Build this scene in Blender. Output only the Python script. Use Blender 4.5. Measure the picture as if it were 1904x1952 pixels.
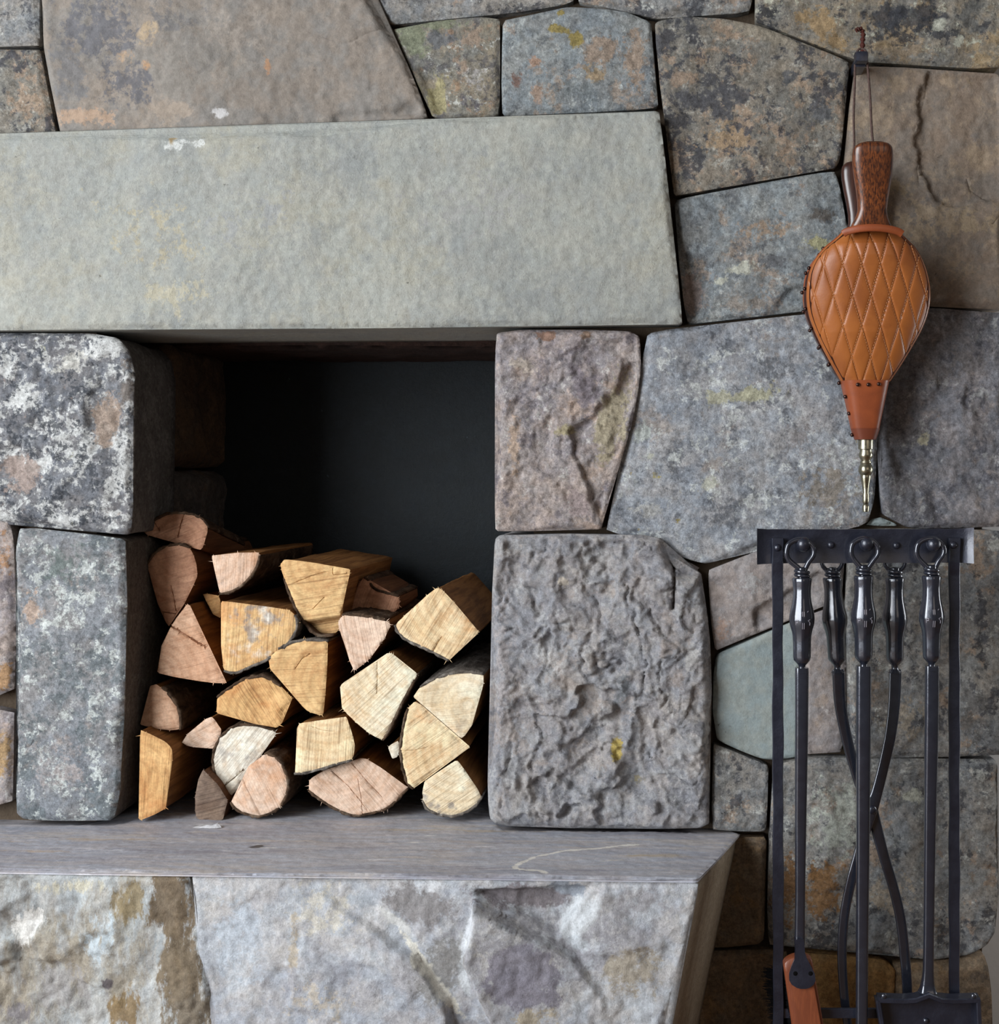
import bpy, bmesh, math, random
import numpy as np
from mathutils import Vector
from mathutils.geometry import delaunay_2d_cdt

for _o in list(bpy.data.objects):
    bpy.data.objects.remove(_o)
C = bpy.context.scene.collection
SC = bpy.context.scene
PI = math.pi
random.seed(7)

# ------------------------------------------------------------------ camera
S0 = 0.00085            # metres per photograph pixel on the wall plane (y = 0)
DIST = 2.2              # camera to wall
CAM_Z = 1.03
VPX, VPY = 1250.0, 900.0
cam_d = bpy.data.cameras.new('camera')
cam = bpy.data.objects.new('camera', cam_d)
C.objects.link(cam)
cam.location = (0, -DIST, CAM_Z)
cam.rotation_euler = (PI / 2, 0, 0)
cam_d.sensor_fit = 'HORIZONTAL'
cam_d.sensor_width = 36.0
cam_d.lens = 36.0 * (DIST / S0) / 1904.0
cam_d.shift_x = -(VPX - 952.0) / 1904.0
cam_d.shift_y = (VPY - 976.0) / 1904.0
SC.camera = cam

# ------------------------------------------------------------------ light
world = bpy.data.worlds.new('world')
SC.world = world
world.use_nodes = True
_bg = world.node_tree.nodes['Background']
_bg.inputs[0].default_value = (1.0, 0.90, 0.80, 1)
_bg.inputs[1].default_value = 0.11


def area_light(name, loc, target, sx, sy, power, col):
    d = bpy.data.lights.new(name, 'AREA')
    d.shape = 'RECTANGLE'
    d.size, d.size_y = sx, sy
    d.energy = power
    d.color = col
    o = bpy.data.objects.new(name, d)
    C.objects.link(o)
    o.location = loc
    o.rotation_euler = (Vector(target) - Vector(loc)).to_track_quat('-Z', 'Y').to_euler()
    return o


area_light('window_daylight', (-2.75, -2.65, 1.72), (-0.25, 0, 1.30), 2.1, 3.0, 262, (0.93, 0.97, 1.0))
area_light('room_daylight', (1.6, -3.6, 2.0), (-0.25, 0, 0.8), 2.2, 1.6, 9, (1.0, 0.86, 0.72))
area_light('added_plaster_fill', (1.45, .06, .95), (.95, .27, .5), .3, .7, 7, (0.95, 0.98, 1.0))  # unseen fill lamp, added to brighten the plaster strip at the right

SC.view_settings.view_transform = 'Standard'
SC.view_settings.look = 'None'
SC.view_settings.gamma = 1.0
SC.view_settings.use_curve_mapping = False
SC.view_settings.exposure = -0.05


# ------------------------------------------------------------------ helpers
def X(px, y=0.0):
    return (px - VPX) * S0 * (DIST + y) / DIST


def Z(py, y=0.0):
    return CAM_Z + (VPY - py) * S0 * (DIST + y) / DIST


def at(px, py, y=0.0):
    return (X(px, y), y, Z(py, y))


def sc(y):
    return S0 * (DIST + y) / DIST


def lin(c):
    r = []
    for v in c[:3]:
        v = v / 255.0
        r.append(v / 12.92 if v <= 0.04045 else ((v + 0.055) / 1.055) ** 2.4)
    return (r[0], r[1], r[2], 1.0)


def sstep(a, b, x):
    t = np.clip((x - a) / (b - a), 0, 1)
    return t * t * (3 - 2 * t)


def _hash(ix, iy, seed):
    h = (ix.astype(np.int64) * 374761393 + iy.astype(np.int64) * 668265263 + seed * 974711) & 0xffffffff
    h = ((h ^ (h >> 13)) * 1274126177) & 0xffffffff
    h = (h ^ (h >> 16)) & 0xffffffff
    return h / 4294967295.0


def gnoise(x, y, seed=0):
    ix, iy = np.floor(x), np.floor(y)
    fx, fy = x - ix, y - iy
    ux = fx * fx * fx * (fx * (fx * 6 - 15) + 10)
    uy = fy * fy * fy * (fy * (fy * 6 - 15) + 10)
    r = 0

    def g(ox, oy):
        a = _hash(ix + ox, iy + oy, seed) * 2 * PI
        return np.cos(a) * (fx - ox) + np.sin(a) * (fy - oy)
    return (g(0, 0) * (1 - ux) + g(1, 0) * ux) * (1 - uy) + (g(0, 1) * (1 - ux) + g(1, 1) * ux) * uy


def fbm(x, y, octs=4, seed=0, gain=0.5):
    s = np.zeros_like(x)
    a = 1.0
    f = 1.0
    for i in range(octs):
        s += a * gnoise(x * f + 17.3 * i, y * f - 9.1 * i, seed + i)
        a *= gain
        f *= 2.03
    return s * 1.4


def worley(x, y, seed=0):
    ix, iy = np.floor(x), np.floor(y)
    d1 = np.full_like(x, 9.0)
    d2 = np.full_like(x, 9.0)
    cid = np.zeros_like(x)
    for ox in (-1, 0, 1):
        for oy in (-1, 0, 1):
            cx, cy = ix + ox, iy + oy
            px = cx + _hash(cx, cy, seed)
            py = cy + _hash(cx, cy, seed + 5)
            d = np.hypot(px - x, py - y)
            idv = _hash(cx, cy, seed + 9)
            closer = d < d1
            d2 = np.where(closer, d1, np.minimum(d2, d))
            cid = np.where(closer, idv, cid)
            d1 = np.where(closer, d, d1)
    return d1, d2, cid


def terrace(n, k):
    t = n * k
    f = np.floor(t)
    return (f + sstep(0.0, 0.30, t - f)) / k


def resample(poly, h):
    p = np.asarray(poly, float)
    q = np.vstack([p, p[:1]])
    out = []
    for a, b in zip(q[:-1], q[1:]):
        n = max(1, int(round(np.hypot(*(b - a)) / h)))
        for i in range(n):
            out.append(a + (b - a) * i / n)
    return np.array(out)


def chaikin(poly, r=0.22, it=1):
    p = np.asarray(poly, float)
    for _ in range(it):
        n = np.roll(p, -1, 0)
        a = p * (1 - r) + n * r
        b = p * r + n * (1 - r)
        p = np.empty((2 * len(a), 2))
        p[0::2] = a
        p[1::2] = b
    return p


def area2(p):
    n = np.roll(p, -1, 0)
    return 0.5 * np.sum(p[:, 0] * n[:, 1] - n[:, 0] * p[:, 1])


def inside(pts, poly):
    x, y = pts[:, 0], pts[:, 1]
    r = np.zeros(len(pts), bool)
    n = np.roll(poly, -1, 0)
    for (x0, y0), (x1, y1) in zip(poly, n):
        if y0 == y1:
            continue
        c = ((y0 > y) != (y1 > y)) & (x < (x1 - x0) * (y - y0) / (y1 - y0) + x0)
        r ^= c
    return r


def seg_dist(pts, a, b):
    a = np.asarray(a, float)
    b = np.asarray(b, float)
    d = b - a
    L = d @ d + 1e-18
    t = np.clip(((pts - a) @ d) / L, 0, 1)
    return np.hypot(pts[:, 0] - a[0] - t * d[0], pts[:, 1] - a[1] - t * d[1])


def poly_dist(pts, poly, closed=True):
    d = np.full(len(pts), 1e9)
    n = len(poly)
    for i in range(n if closed else n - 1):
        d = np.minimum(d, seg_dist(pts, poly[i], poly[(i + 1) % n]))
    return d


def normals2(p):
    t = np.roll(p, -1, 0) - np.roll(p, 1, 0)
    L = np.hypot(t[:, 0], t[:, 1])[:, None] + 1e-12
    t = t / L
    return np.stack([t[:, 1], -t[:, 0]], 1)      # outward for CCW


def sheet(b, h, extra=None, seed=0):
    """Triangulate the inside of loop b with points every h. -> verts2d, tris, boundary edges"""
    rng = np.random.RandomState(seed)
    lo, hi = b.min(0), b.max(0)
    gx = np.arange(lo[0], hi[0], h)
    gy = np.arange(lo[1], hi[1], h * 0.866)
    gxx, gyy = np.meshgrid(gx, gy)
    gxx = gxx + (np.arange(len(gy)) % 2)[:, None] * h * 0.5
    pts = np.stack([gxx.ravel(), gyy.ravel()], 1) + rng.uniform(-.22, .22, (gxx.size, 2)) * h
    pts = pts[inside(pts, b)]
    if len(pts):
        pts = pts[poly_dist(pts, b) > 0.55 * h]
    if extra is not None and len(extra):
        e = extra[inside(extra, b)]
        if len(e):
            e = e[poly_dist(e, b) > 0.1 * h]
        if len(e) and len(pts):
            keep = np.ones(len(pts), bool)
            for q in e:
                keep &= np.hypot(pts[:, 0] - q[0], pts[:, 1] - q[1]) > 0.45 * h
            pts = pts[keep]
        pts = np.vstack([pts, e])
    allp = np.vstack([b, pts])
    nb = len(b)
    edges = [(i, (i + 1) % nb) for i in range(nb)]
    V, E, F, _, _, _ = delaunay_2d_cdt([Vector(p) for p in allp], edges, [], 1, 1e-7, False)
    V = np.array([(v[0], v[1]) for v in V])
    T = np.array([list(f) for f in F if len(f) == 3], int)
    cr = (V[T[:, 1]] - V[T[:, 0]])
    cr2 = (V[T[:, 2]] - V[T[:, 0]])
    neg = (cr[:, 0] * cr2[:, 1] - cr[:, 1] * cr2[:, 0]) < 0
    T[neg] = T[neg][:, ::-1]
    cnt = {}
    for t in T:
        for i in range(3):
            e = (t[i], t[(i + 1) % 3])
            k = (min(e), max(e))
            cnt.setdefault(k, []).append(e)
    be = [v[0] for v in cnt.values() if len(v) == 1]
    return V, T, be


def mesh_obj(name, verts, faces, mats, parent=None, origin=None, matidx=None, smooth=True, patch=None, split=None):
    v = np.asarray(verts, float)
    o0 = np.asarray(origin if origin is not None else (0, 0, 0), float)
    me = bpy.data.meshes.new(name)
    me.from_pydata((v - o0).tolist(), [], [list(map(int, f)) for f in faces])
    if not isinstance(mats, (list, tuple)):
        mats = [mats]
    for m in mats:
        me.materials.append(m)
    if matidx is not None:
        me.polygons.foreach_set('material_index', np.asarray(matidx, np.int32))
    me.polygons.foreach_set('use_smooth', [bool(smooth)] * len(me.polygons))
    if patch is not None:
        ca = me.color_attributes.new('patch', 'FLOAT_COLOR', 'POINT')
        ca.data.foreach_set('color', np.asarray(patch, np.float32).ravel())
    me.update()
    if split is not None:
        me.set_sharp_from_angle(angle=split)
    o = bpy.data.objects.new(name, me)
    C.objects.link(o)
    o.location = o0.tolist()
    if parent is not None:
        o.parent = parent
        o.location = (Vector(o0.tolist()) - world_of(parent))
    return o


def world_of(o):
    v = Vector(o.location)
    while o.parent is not None:
        o = o.parent
        v = v + Vector(o.location)
    return v


def tag(o, label=None, cat=None, group=None, kind=None):
    if label:
        o['label'] = label
    if cat:
        o['category'] = cat
    if group:
        o['group'] = group
    if kind:
        o['kind'] = kind
    return o


def thing(name, loc, label=None, cat=None, group=None, kind=None):
    o = bpy.data.objects.new(name, None)
    o.empty_display_size = 0.05
    C.objects.link(o)
    o.location = loc
    return tag(o, label, cat, group, kind)


class MB:
    """collects simple solids into one mesh"""

    def __init__(s):
        s.v = []
        s.f = []

    def add(s, v, f):
        n = len(s.v)
        s.v += [tuple(p) for p in v]
        s.f += [[i + n for i in q] for q in f]

    def box(s, a, b):
        x0, y0, z0 = a
        x1, y1, z1 = b
        s.add([(x0, y0, z0), (x1, y0, z0), (x1, y1, z0), (x0, y1, z0), (x0, y0, z1), (x1, y0, z1), (x1, y1, z1), (x0, y1, z1)],
              [(3, 2, 1, 0), (4, 5, 6, 7), (0, 1, 5, 4), (1, 2, 6, 5), (2, 3, 7, 6), (3, 0, 4, 7)])

    def loft(s, rings, caps=True):
        n = len(rings[0])
        v = [p for r in rings for p in r]
        f = []
        for k in range(len(rings) - 1):
            for i in range(n):
                j = (i + 1) % n
                f.append((k * n + i, k * n + j, (k + 1) * n + j, (k + 1) * n + i))
        if caps:
            f.append(tuple(reversed(range(n))))
            f.append(tuple(range((len(rings) - 1) * n, len(rings) * n)))
        s.add(v, f)

    def lathe(s, base, axis, prof, seg=24):
        """prof: list of (t along axis, radius)"""
        ax = Vector(axis).normalized()
        up = Vector((0, 1, 0)) if abs(ax.y) < 0.9 else Vector((1, 0, 0))
        e1 = ax.cross(up).normalized()
        e2 = ax.cross(e1).normalized()
        rings = []
        for t, r in prof:
            c = Vector(base) + ax * t
            rings.append([tuple(c + e1 * (r * math.cos(2 * PI * i / seg)) + e2 * (r * math.sin(2 * PI * i / seg))) for i in range(seg)])
        s.loft(rings)

    def sweep(s, path, section, scales=None, up=(0, -1, 0)):
        """section: list of (a, b); a across, b along 'up' ; closed profile"""
        P = [Vector(p) for p in path]
        rings = []
        upv = Vector(up)
        for i, p in enumerate(P):
            t = (P[min(i + 1, len(P) - 1)] - P[max(i - 1, 0)]).normalized()
            side = t.cross(upv)
            if side.length < 1e-4:
                side = t.cross(Vector((1, 0, 0)))
            side.normalize()
            u = side.cross(t).normalized()
            k = scales[i] if scales else 1.0
            ka, kb = k if isinstance(k, tuple) else (k, k)
            rings.append([tuple(p + side * (a * ka) + u * (b * kb)) for a, b in section])
        s.loft(rings)

    def ball(s, c, r, n=10, sq=(1, 1, 1)):
        rings = []
        for k in range(1, n):
            th = PI * k / n
            rings.append([(c[0] + sq[0] * r * math.sin(th) * math.cos(2 * PI * i / (2 * n)),
                           c[1] + sq[1] * r * math.sin(th) * math.sin(2 * PI * i / (2 * n)),
                           c[2] - sq[2] * r * math.cos(th)) for i in range(2 * n)])
        s.loft(rings)

    def build(s, name, mat, parent=None, origin=None, smooth=True, split=0.6):
        return mesh_obj(name, s.v, s.f, mat, parent, origin, smooth=smooth, split=split if smooth else None)


def circ(r, n=10, ry=None):
    ry = r if ry is None else ry
    return [(r * math.cos(2 * PI * i / n), ry * math.sin(2 * PI * i / n)) for i in range(n)]


def softbar(w, d, n=20, e=.55):
    return [(w * math.copysign(abs(math.cos(2 * PI * i / n)) ** e, math.cos(2 * PI * i / n)), d * math.copysign(abs(math.sin(2 * PI * i / n)) ** e, math.sin(2 * PI * i / n))) for i in range(n)]


def chamf(w, d, c):
    return [(-w + c, -d), (w - c, -d), (w, -d + c), (w, d - c), (w - c, d), (-w + c, d), (-w, d - c), (-w, -d + c)]


def spline(pts, n=8):
    P = [Vector(p) for p in pts]
    out = []
    for i in range(len(P) - 1):
        p0 = P[max(i - 1, 0)]
        p1, p2 = P[i], P[i + 1]
        p3 = P[min(i + 2, len(P) - 1)]
        for k in range(n):
            t = k / n
            out.append(0.5 * ((2 * p1) + (p2 - p0) * t + (2 * p0 - 5 * p1 + 4 * p2 - p3) * t * t + (-p0 + 3 * p1 - 3 * p2 + p3) * t ** 3))
    out.append(P[-1])
    return [tuple(p) for p in out]


# ------------------------------------------------------------------ materials
class NT:
    def __init__(s, name, rough=0.85, spec=0.3):
        s.m = bpy.data.materials.new(name)
        s.m.use_nodes = True
        s.t = s.m.node_tree
        s.n = s.t.nodes
        s.b = s.n['Principled BSDF']
        s.b.inputs['Roughness'].default_value = rough
        s.b.inputs['Specular IOR Level'].default_value = spec

    def new(s, k):
        return s.n.new('ShaderNode' + k)

    def link(s, a, b):
        s.t.links.new(a, b)

    def pos(s, off=(0, 0, 0), scale=(1, 1, 1), obj=False, rot=(0, 0, 0)):
        if obj:
            src = s.new('TexCoord').outputs['Object']
        else:
            src = s.new('NewGeometry').outputs['Position']
        mp = s.new('Mapping')
        s.link(src, mp.inputs[0])
        mp.inputs['Location'].default_value = off
        mp.inputs['Scale'].default_value = scale
        mp.inputs['Rotation'].default_value = rot
        return mp.outputs[0]

    def noise(s, vec, scale, detail=6, rough=0.55, dist=0.0):
        n = s.new('TexNoise')
        s.link(vec, n.inputs['Vector'])
        n.inputs['Scale'].default_value = scale
        n.inputs['Detail'].default_value = detail
        n.inputs['Roughness'].default_value = rough
        n.inputs['Distortion'].default_value = dist
        return n.outputs['Fac']

    def mapr(s, v, a, b, c=0.0, d=1.0, smooth=True):
        m = s.new('MapRange')
        if smooth:
            m.interpolation_type = 'SMOOTHSTEP'
        m.inputs[1].default_value = a
        m.inputs[2].default_value = b
        m.inputs[3].default_value = c
        m.inputs[4].default_value = d
        s.link(v, m.inputs[0])
        return m.outputs[0]

    def math(s, op, a, b=None):
        m = s.new('Math')
        m.operation = op
        for i, q in enumerate((a, b)):
            if q is None:
                continue
            if isinstance(q, (int, float)):
                m.inputs[i].default_value = q
            else:
                s.link(q, m.inputs[i])
        return m.outputs[0]

    def mix(s, fac, a, b, mode='MIX'):
        m = s.new('Mix')
        m.data_type = 'RGBA'
        m.blend_type = mode
        for sock, q in ((m.inputs[0], fac), (m.inputs[6], a), (m.inputs[7], b)):
            if isinstance(q, (int, float)):
                sock.default_value = q
            elif isinstance(q, tuple):
                sock.default_value = q
            else:
                s.link(q, sock)
        return m.outputs[2]

    def bump(s, h, strength=0.5, dist=0.003, prev=None):
        b = s.new('Bump')
        b.inputs['Strength'].default_value = strength
        b.inputs['Distance'].default_value = dist
        s.link(h, b.inputs['Height'])
        if prev is not None:
            s.link(prev, b.inputs['Normal'])
        return b.outputs[0]

    def done(s, col, normal=None, rough=None):
        if isinstance(col, tuple):
            s.b.inputs['Base Color'].default_value = col
        else:
            s.link(col, s.b.inputs['Base Color'])
        if normal is not None:
            s.link(normal, s.b.inputs['Normal'])
        if rough is not None:
            s.link(rough, s.b.inputs['Roughness'])
        return s.m


_seed = [0]


def stone_mat(name, c1, c2, layers=(), bscale=5.0, grit=1.0, contrast=0.36, rough=0.9, streak=(1, 1, 1), brk=4.6, hue=.035, pbrk=3.0):
    """layers: (colour, threshold, scale, softness[, opacity])"""
    _seed[0] += 1
    k = _seed[0]
    n = NT(name, rough, 0.25)
    p = n.pos((k * 3.17, k * 1.31, k * 2.73), streak)
    a = n.noise(p, bscale, 3, 0.6, 0.4)
    a2 = n.noise(p, bscale * 7, 8, 0.72, 0.3)
    am = n.math('ADD', n.math('MULTIPLY', a, .45), n.math('MULTIPLY', a2, .55))
    col = n.mix(n.mapr(am, 0.42, 0.58), lin(c1), lin(c2))
    # slight hue drift, cool to warm, over a few centimetres
    hu = n.noise(n.pos((k * 7.1, 2, k * .3), streak), 26, 5, .6)
    col = n.mix(1.0, col, n.mix(n.mapr(hu, .40, .60), (1 - hue, 1.0, 1 + hue, 1), (1 + hue, .998, 1 - hue, 1)), 'MULTIPLY')
    for i, L in enumerate(layers):
        c, th, scl, sf = L[:4]
        op = L[4] if len(L) > 4 else 0.85
        q = n.pos((k * 1.7 + i * 5.3, i * 2.1, k * 0.9 - i * 3.7), streak)
        n1 = n.noise(q, scl, 3, 0.6, 0.25)
        n2 = n.noise(q, scl * brk, 9, 0.74, 0.2)
        ns = n.math('ADD', n.math('MULTIPLY', n1, .5), n.math('MULTIPLY', n2, .5))
        t2 = .5 + (th - .5) * .72
        f = n.mapr(ns, t2 - sf * .55, t2 + sf * .55, 0, op)
        col = n.mix(f, col, lin(c))
    # hand-placed patches of lichen and ore stain, and shade painted on pillar sides (vertex attribute), broken up by noise
    at_ = n.new('Attribute')
    at_.attribute_name = 'patch'
    p1 = n.noise(p, 42, 3, 0.6, 0.2)
    p2 = n.noise(p, 150, 8, 0.75, 0.2)
    pn = n.math('ADD', n.math('MULTIPLY', p1, .5), n.math('MULTIPLY', p2, .5))
    f = n.math('ADD', at_.outputs['Alpha'], n.math('MULTIPLY', n.math('SUBTRACT', pn, 0.5), pbrk))
    f = n.mapr(f, 0.34, 0.60, 0, 0.86)
    col = n.mix(f, col, at_.outputs['Color'])
    g1 = n.noise(n.pos(), 120, 8, 0.78)
    g2 = n.noise(n.pos((9, 4, 2)), 420, 4, 0.7)
    lo, hi = 1 - contrast * 1.3, 1 + contrast * 1.2
    col = n.mix(1.0, col, n.mix(n.mapr(g1, 0.34, 0.66, smooth=False), (lo,) * 3 + (1,), (hi,) * 3 + (1,)), 'MULTIPLY')
    lo, hi = 1 - contrast * .55, 1 + contrast * .55
    col = n.mix(1.0, col, n.mix(n.mapr(g2, 0.32, 0.68, smooth=False), (lo,) * 3 + (1,), (hi,) * 3 + (1,)), 'MULTIPLY')
    med = n.noise(p, 60, 9, 0.74)
    nb = n.bump(med, 0.5 * grit, 0.0045)
    nb = n.bump(g1, 0.85 * grit, 0.0038, nb)
    nb = n.bump(g2, 0.6 * grit, 0.0012, nb)
    return n.done(col, nb)


M = {}
W1 = (166, 142, 120)
DK = (70, 71, 77)
PL = (192, 193, 188)
M['mottle'] = stone_mat('stone_mottled_grey', (150, 147, 142), (128, 129, 130), [(W1, .60, 12, .05, .6), (DK, .57, 20, .05, .8), (PL, .62, 30, .04, .7)], 6)
M['blotch'] = stone_mat('stone_dark_blotched', (138, 132, 122), (120, 117, 111), [(W1, .55, 14, .05, .6), (DK, .545, 16, .04, .85), ((178, 176, 168), .60, 36, .04, .6)], 6)
M['tan'] = stone_mat('stone_tan_smooth', (134, 127, 120), (124, 118, 112), [((144, 133, 122), .58, 6, .1, .6), ((122, 116, 112), .64, 12, .06, .5)], 4, .6, .13)
M['tan_dark'] = stone_mat('stone_brown_tan', (134, 121, 109), (122, 112, 103), [((162, 144, 122), .57, 7, .08, .6), ((112, 108, 106), .63, 14, .06, .6)], 4, .7, .17)
M['lintel'] = stone_mat('stone_lintel_pale', (167, 168, 161), (156, 158, 154), [((168, 163, 146), .57, 4, .10, .5), ((140, 144, 145), .60, 9, .08, .5)], 4, .9, .12, hue=.012)
M['green'] = stone_mat('stone_green_orange', (140, 133, 119), (122, 120, 114), [((162, 130, 104), .56, 14, .05, .6), ((88, 86, 90), .58, 22, .05, .7), (PL, .62, 34, .04, .8)], 7)
M['bluegrey'] = stone_mat('stone_blue_grey', (144, 149, 150), (128, 133, 136), [((158, 138, 120), .58, 10, .04, .6), ((98, 102, 107), .58, 22, .05, .7), ((182, 186, 184), .62, 38, .04, .6)], 6)
M['ochre'] = stone_mat('stone_ochre_lichen', (142, 133, 118), (126, 123, 117), [((164, 140, 104), .56, 10, .06, .6), ((58, 60, 66), .57, 18, .04, .85), ((184, 184, 168), .61, 32, .04, .8)], 6)
M['biggrey'] = stone_mat('stone_grey_lichen', (164, 166, 170), (142, 146, 153), [((162, 148, 136), .60, 9, .06, .5), ((92, 96, 104), .57, 17, .06, .7), ((204, 208, 206), .60, 28, .05, .7), ((160, 142, 84), .70, 22, .02, .6)], 5)
M['dkgrey'] = stone_mat('stone_dark_grey', (136, 133, 136), (114, 114, 119), [((146, 134, 126), .60, 10, .06, .5), ((80, 80, 88), .57, 18, .06, .7), ((172, 173, 172), .63, 28, .04, .6)], 5)
M['pinkgrey'] = stone_mat('stone_pink_grey', (166, 155, 150), (146, 139, 141), [((180, 158, 142), .60, 9, .06, .6), ((110, 105, 112), .58, 13, .06, .7), ((192, 190, 186), .62, 28, .04, .6)], 6)
M['rough'] = stone_mat('stone_rough_grey', (168, 165, 164), (148, 147, 151), [((168, 154, 144), .60, 9, .06, .5), ((116, 116, 122), .59, 12, .06, .7), ((190, 190, 190), .61, 26, .05, .5)], 6, 1.0, .25)
M['white'] = stone_mat('stone_white_lichen', (128, 128, 131), (108, 110, 116), [((202, 203, 202), .525, 20, .05, .9), ((66, 70, 77), .57, 34, .04, .85), ((170, 146, 132), .66, 16, .04, .5), ((178, 176, 146), .68, 34, .03, .5)], 6, contrast=.34)
M['palelichen'] = stone_mat('stone_pale_lichen', (146, 147, 150), (132, 134, 138), [((106, 114, 118), .54, 17, .06, .8), ((206, 211, 208), .57, 40, .05, .75), ((172, 158, 150), .64, 9, .06, .5)], 5)
M['sage'] = stone_mat('stone_smooth_sage', (150, 158, 156), (140, 149, 148), [((154, 153, 147), .60, 6, .1, .5)], 4, .5, .11)
M['mauve'] = stone_mat('stone_mauve', (156, 148, 145), (140, 134, 134), [((178, 173, 171), .64, 34, .04, .6), ((160, 142, 126), .62, 9, .06, .5)], 5, .8, .2)
M['brownlow'] = stone_mat('stone_low_brown', (132, 114, 94), (114, 100, 84), [((144, 114, 76), .58, 8, .08, .5), ((88, 80, 74), .60, 14, .06, .6)], 5)
M['orange'] = stone_mat('stone_low_orange', (146, 112, 70), (128, 100, 66), [((158, 122, 72), .58, 8, .08, .6)], 5, .8)
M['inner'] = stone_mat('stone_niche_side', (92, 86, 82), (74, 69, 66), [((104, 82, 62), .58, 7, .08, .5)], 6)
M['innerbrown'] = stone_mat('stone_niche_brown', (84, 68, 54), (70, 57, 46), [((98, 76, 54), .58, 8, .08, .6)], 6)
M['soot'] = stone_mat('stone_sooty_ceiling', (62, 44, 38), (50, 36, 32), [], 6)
M['hearthtop'] = stone_mat('stone_hearth_ledge', (178, 177, 183), (160, 160, 169), [((192, 181, 170), .58, 5, .06, .5), ((142, 140, 151), .60, 8, .06, .6), ((216, 216, 220), .64, 9, .03, .6)], 4, .35, .10, .65, streak=(0.5, 3.4, 1))
M['hearthl'] = stone_mat('stone_hearth_rust', (188, 191, 191), (168, 170, 171), [((154, 138, 110), .59, 6, .10, .6), ((124, 114, 102), .61, 12, .08, .5), ((206, 212, 215), .60, 12, .10, .5)], 4, .9, .2, streak=(1.3, 1, .5), brk=3.5, pbrk=2.6)
M['hearthr'] = stone_mat('stone_hearth_pale', (190, 191, 194), (170, 172, 179), [((196, 191, 181), .58, 5, .10, .4), ((146, 145, 153), .60, 8, .10, .5), ((208, 213, 218), .60, 12, .10, .5)], 4, .9, .2, brk=3.5, pbrk=2.2)
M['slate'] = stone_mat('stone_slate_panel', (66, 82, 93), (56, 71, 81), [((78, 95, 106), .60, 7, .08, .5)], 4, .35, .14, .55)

n = NT('mortar_dark', .95, .1)
_nz = n.noise(n.pos(), 60, 6, .6)
M['mortar'] = n.done(n.mix(_nz, lin((70, 60, 50)), lin((96, 84, 72))), n.bump(_nz, .8, .006))
n = NT('plaster_pale', .9, .2)
_nz = n.noise(n.pos(), 90, 5, .6)
M['plaster'] = n.done(n.mix(_nz, lin((196, 198, 200)), lin((206, 208, 210))), n.bump(_nz, .2, .002))
n = NT('floor_wood', .5, .4)
_nz = n.noise(n.pos((0, 0, 0), (1.5, 14, 1)), 6, 6, .6)
M['floor'] = n.done(n.mix(_nz, lin((92, 66, 44)), lin((122, 90, 60))), n.bump(_nz, .2, .002))

n = NT('iron_black', .34, .6)
n.b.inputs['Metallic'].default_value = 0.4
n.b.inputs['Coat Weight'].default_value = 0.5
n.b.inputs['Coat Roughness'].default_value = 0.16
_p = n.pos()
_a = n.noise(_p, 45, 5, .6)
_b = n.noise(_p, 260, 5, .7)
M['iron'] = n.done(n.mix(_a, lin((31, 34, 46)), lin((46, 50, 66))), n.bump(_b, .35, .0012, n.bump(_a, .35, .003)), n.mapr(_a, .3, .7, .28, .44))
n = NT('iron_handle', .2, .7)
n.b.inputs['Metallic'].default_value = 0.4
n.b.inputs['Coat Weight'].default_value = 0.9
n.b.inputs['Coat Roughness'].default_value = 0.10
_a = n.noise(n.pos(), 70, 5, .6)
M['iron_gloss'] = n.done(n.mix(_a, lin((36, 39, 50)), lin((50, 54, 67))), n.bump(_a, .2, .0015), n.mapr(_a, .3, .7, .16, .28))
n = NT('iron_engraved', .45, .5)
M['engrave'] = n.done(lin((150, 146, 156)))
n = NT('cast_nickel', .3, .5)
n.b.inputs['Metallic'].default_value = 1.0
_a = n.noise(n.pos(), 120, 5, .6)
M['nickel'] = n.done(n.mix(_a, lin((150, 146, 126)), lin((178, 174, 156))), n.bump(_a, .1, .0006), n.mapr(_a, .3, .7, .22, .36))
n = NT('stud_metal', .3, .5)
n.b.inputs['Metallic'].default_value = 0.9
M['stud'] = n.done(lin((70, 52, 48)))


def leather(name, c1, c2, rough):
    n = NT(name, rough, .45)
    p = n.pos()
    a = n.noise(p, 14, 5, .6, .3)
    b = n.noise(p, 420, 4, .6)
    col = n.mix(n.mapr(a, .34, .66), lin(c1), lin(c2))
    return n.done(col, n.bump(b, .25, .0006), n.mapr(a, .3, .7, rough - .06, rough + .08))


M['tanleather'] = leather('leather_tan', (160, 95, 47), (138, 77, 35), .38)
M['rustleather'] = leather('leather_rust', (146, 76, 44), (128, 64, 36), .38)
M['darkleather'] = leather('leather_dark', (122, 60, 36), (104, 50, 30), .42)
n = NT('thread_brown', .7, .2)
M['thread'] = n.done(lin((196, 142, 100)))
n = NT('cord_brown', .8, .2)
_w = n.noise(n.pos((0, 0, 0), (1, 1, 1)), 260, 3, .5)
M['cord'] = n.done(n.mix(_w, lin((50, 40, 38)), lin((104, 84, 78))), n.bump(_w, .8, .002))
n = NT('knot_red', .7, .2)
_w = n.noise(n.pos(), 220, 3, .5)
M['knot'] = n.done(n.mix(_w, lin((40, 20, 18)), lin((88, 44, 36))), n.bump(_w, .8, .002))


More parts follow.
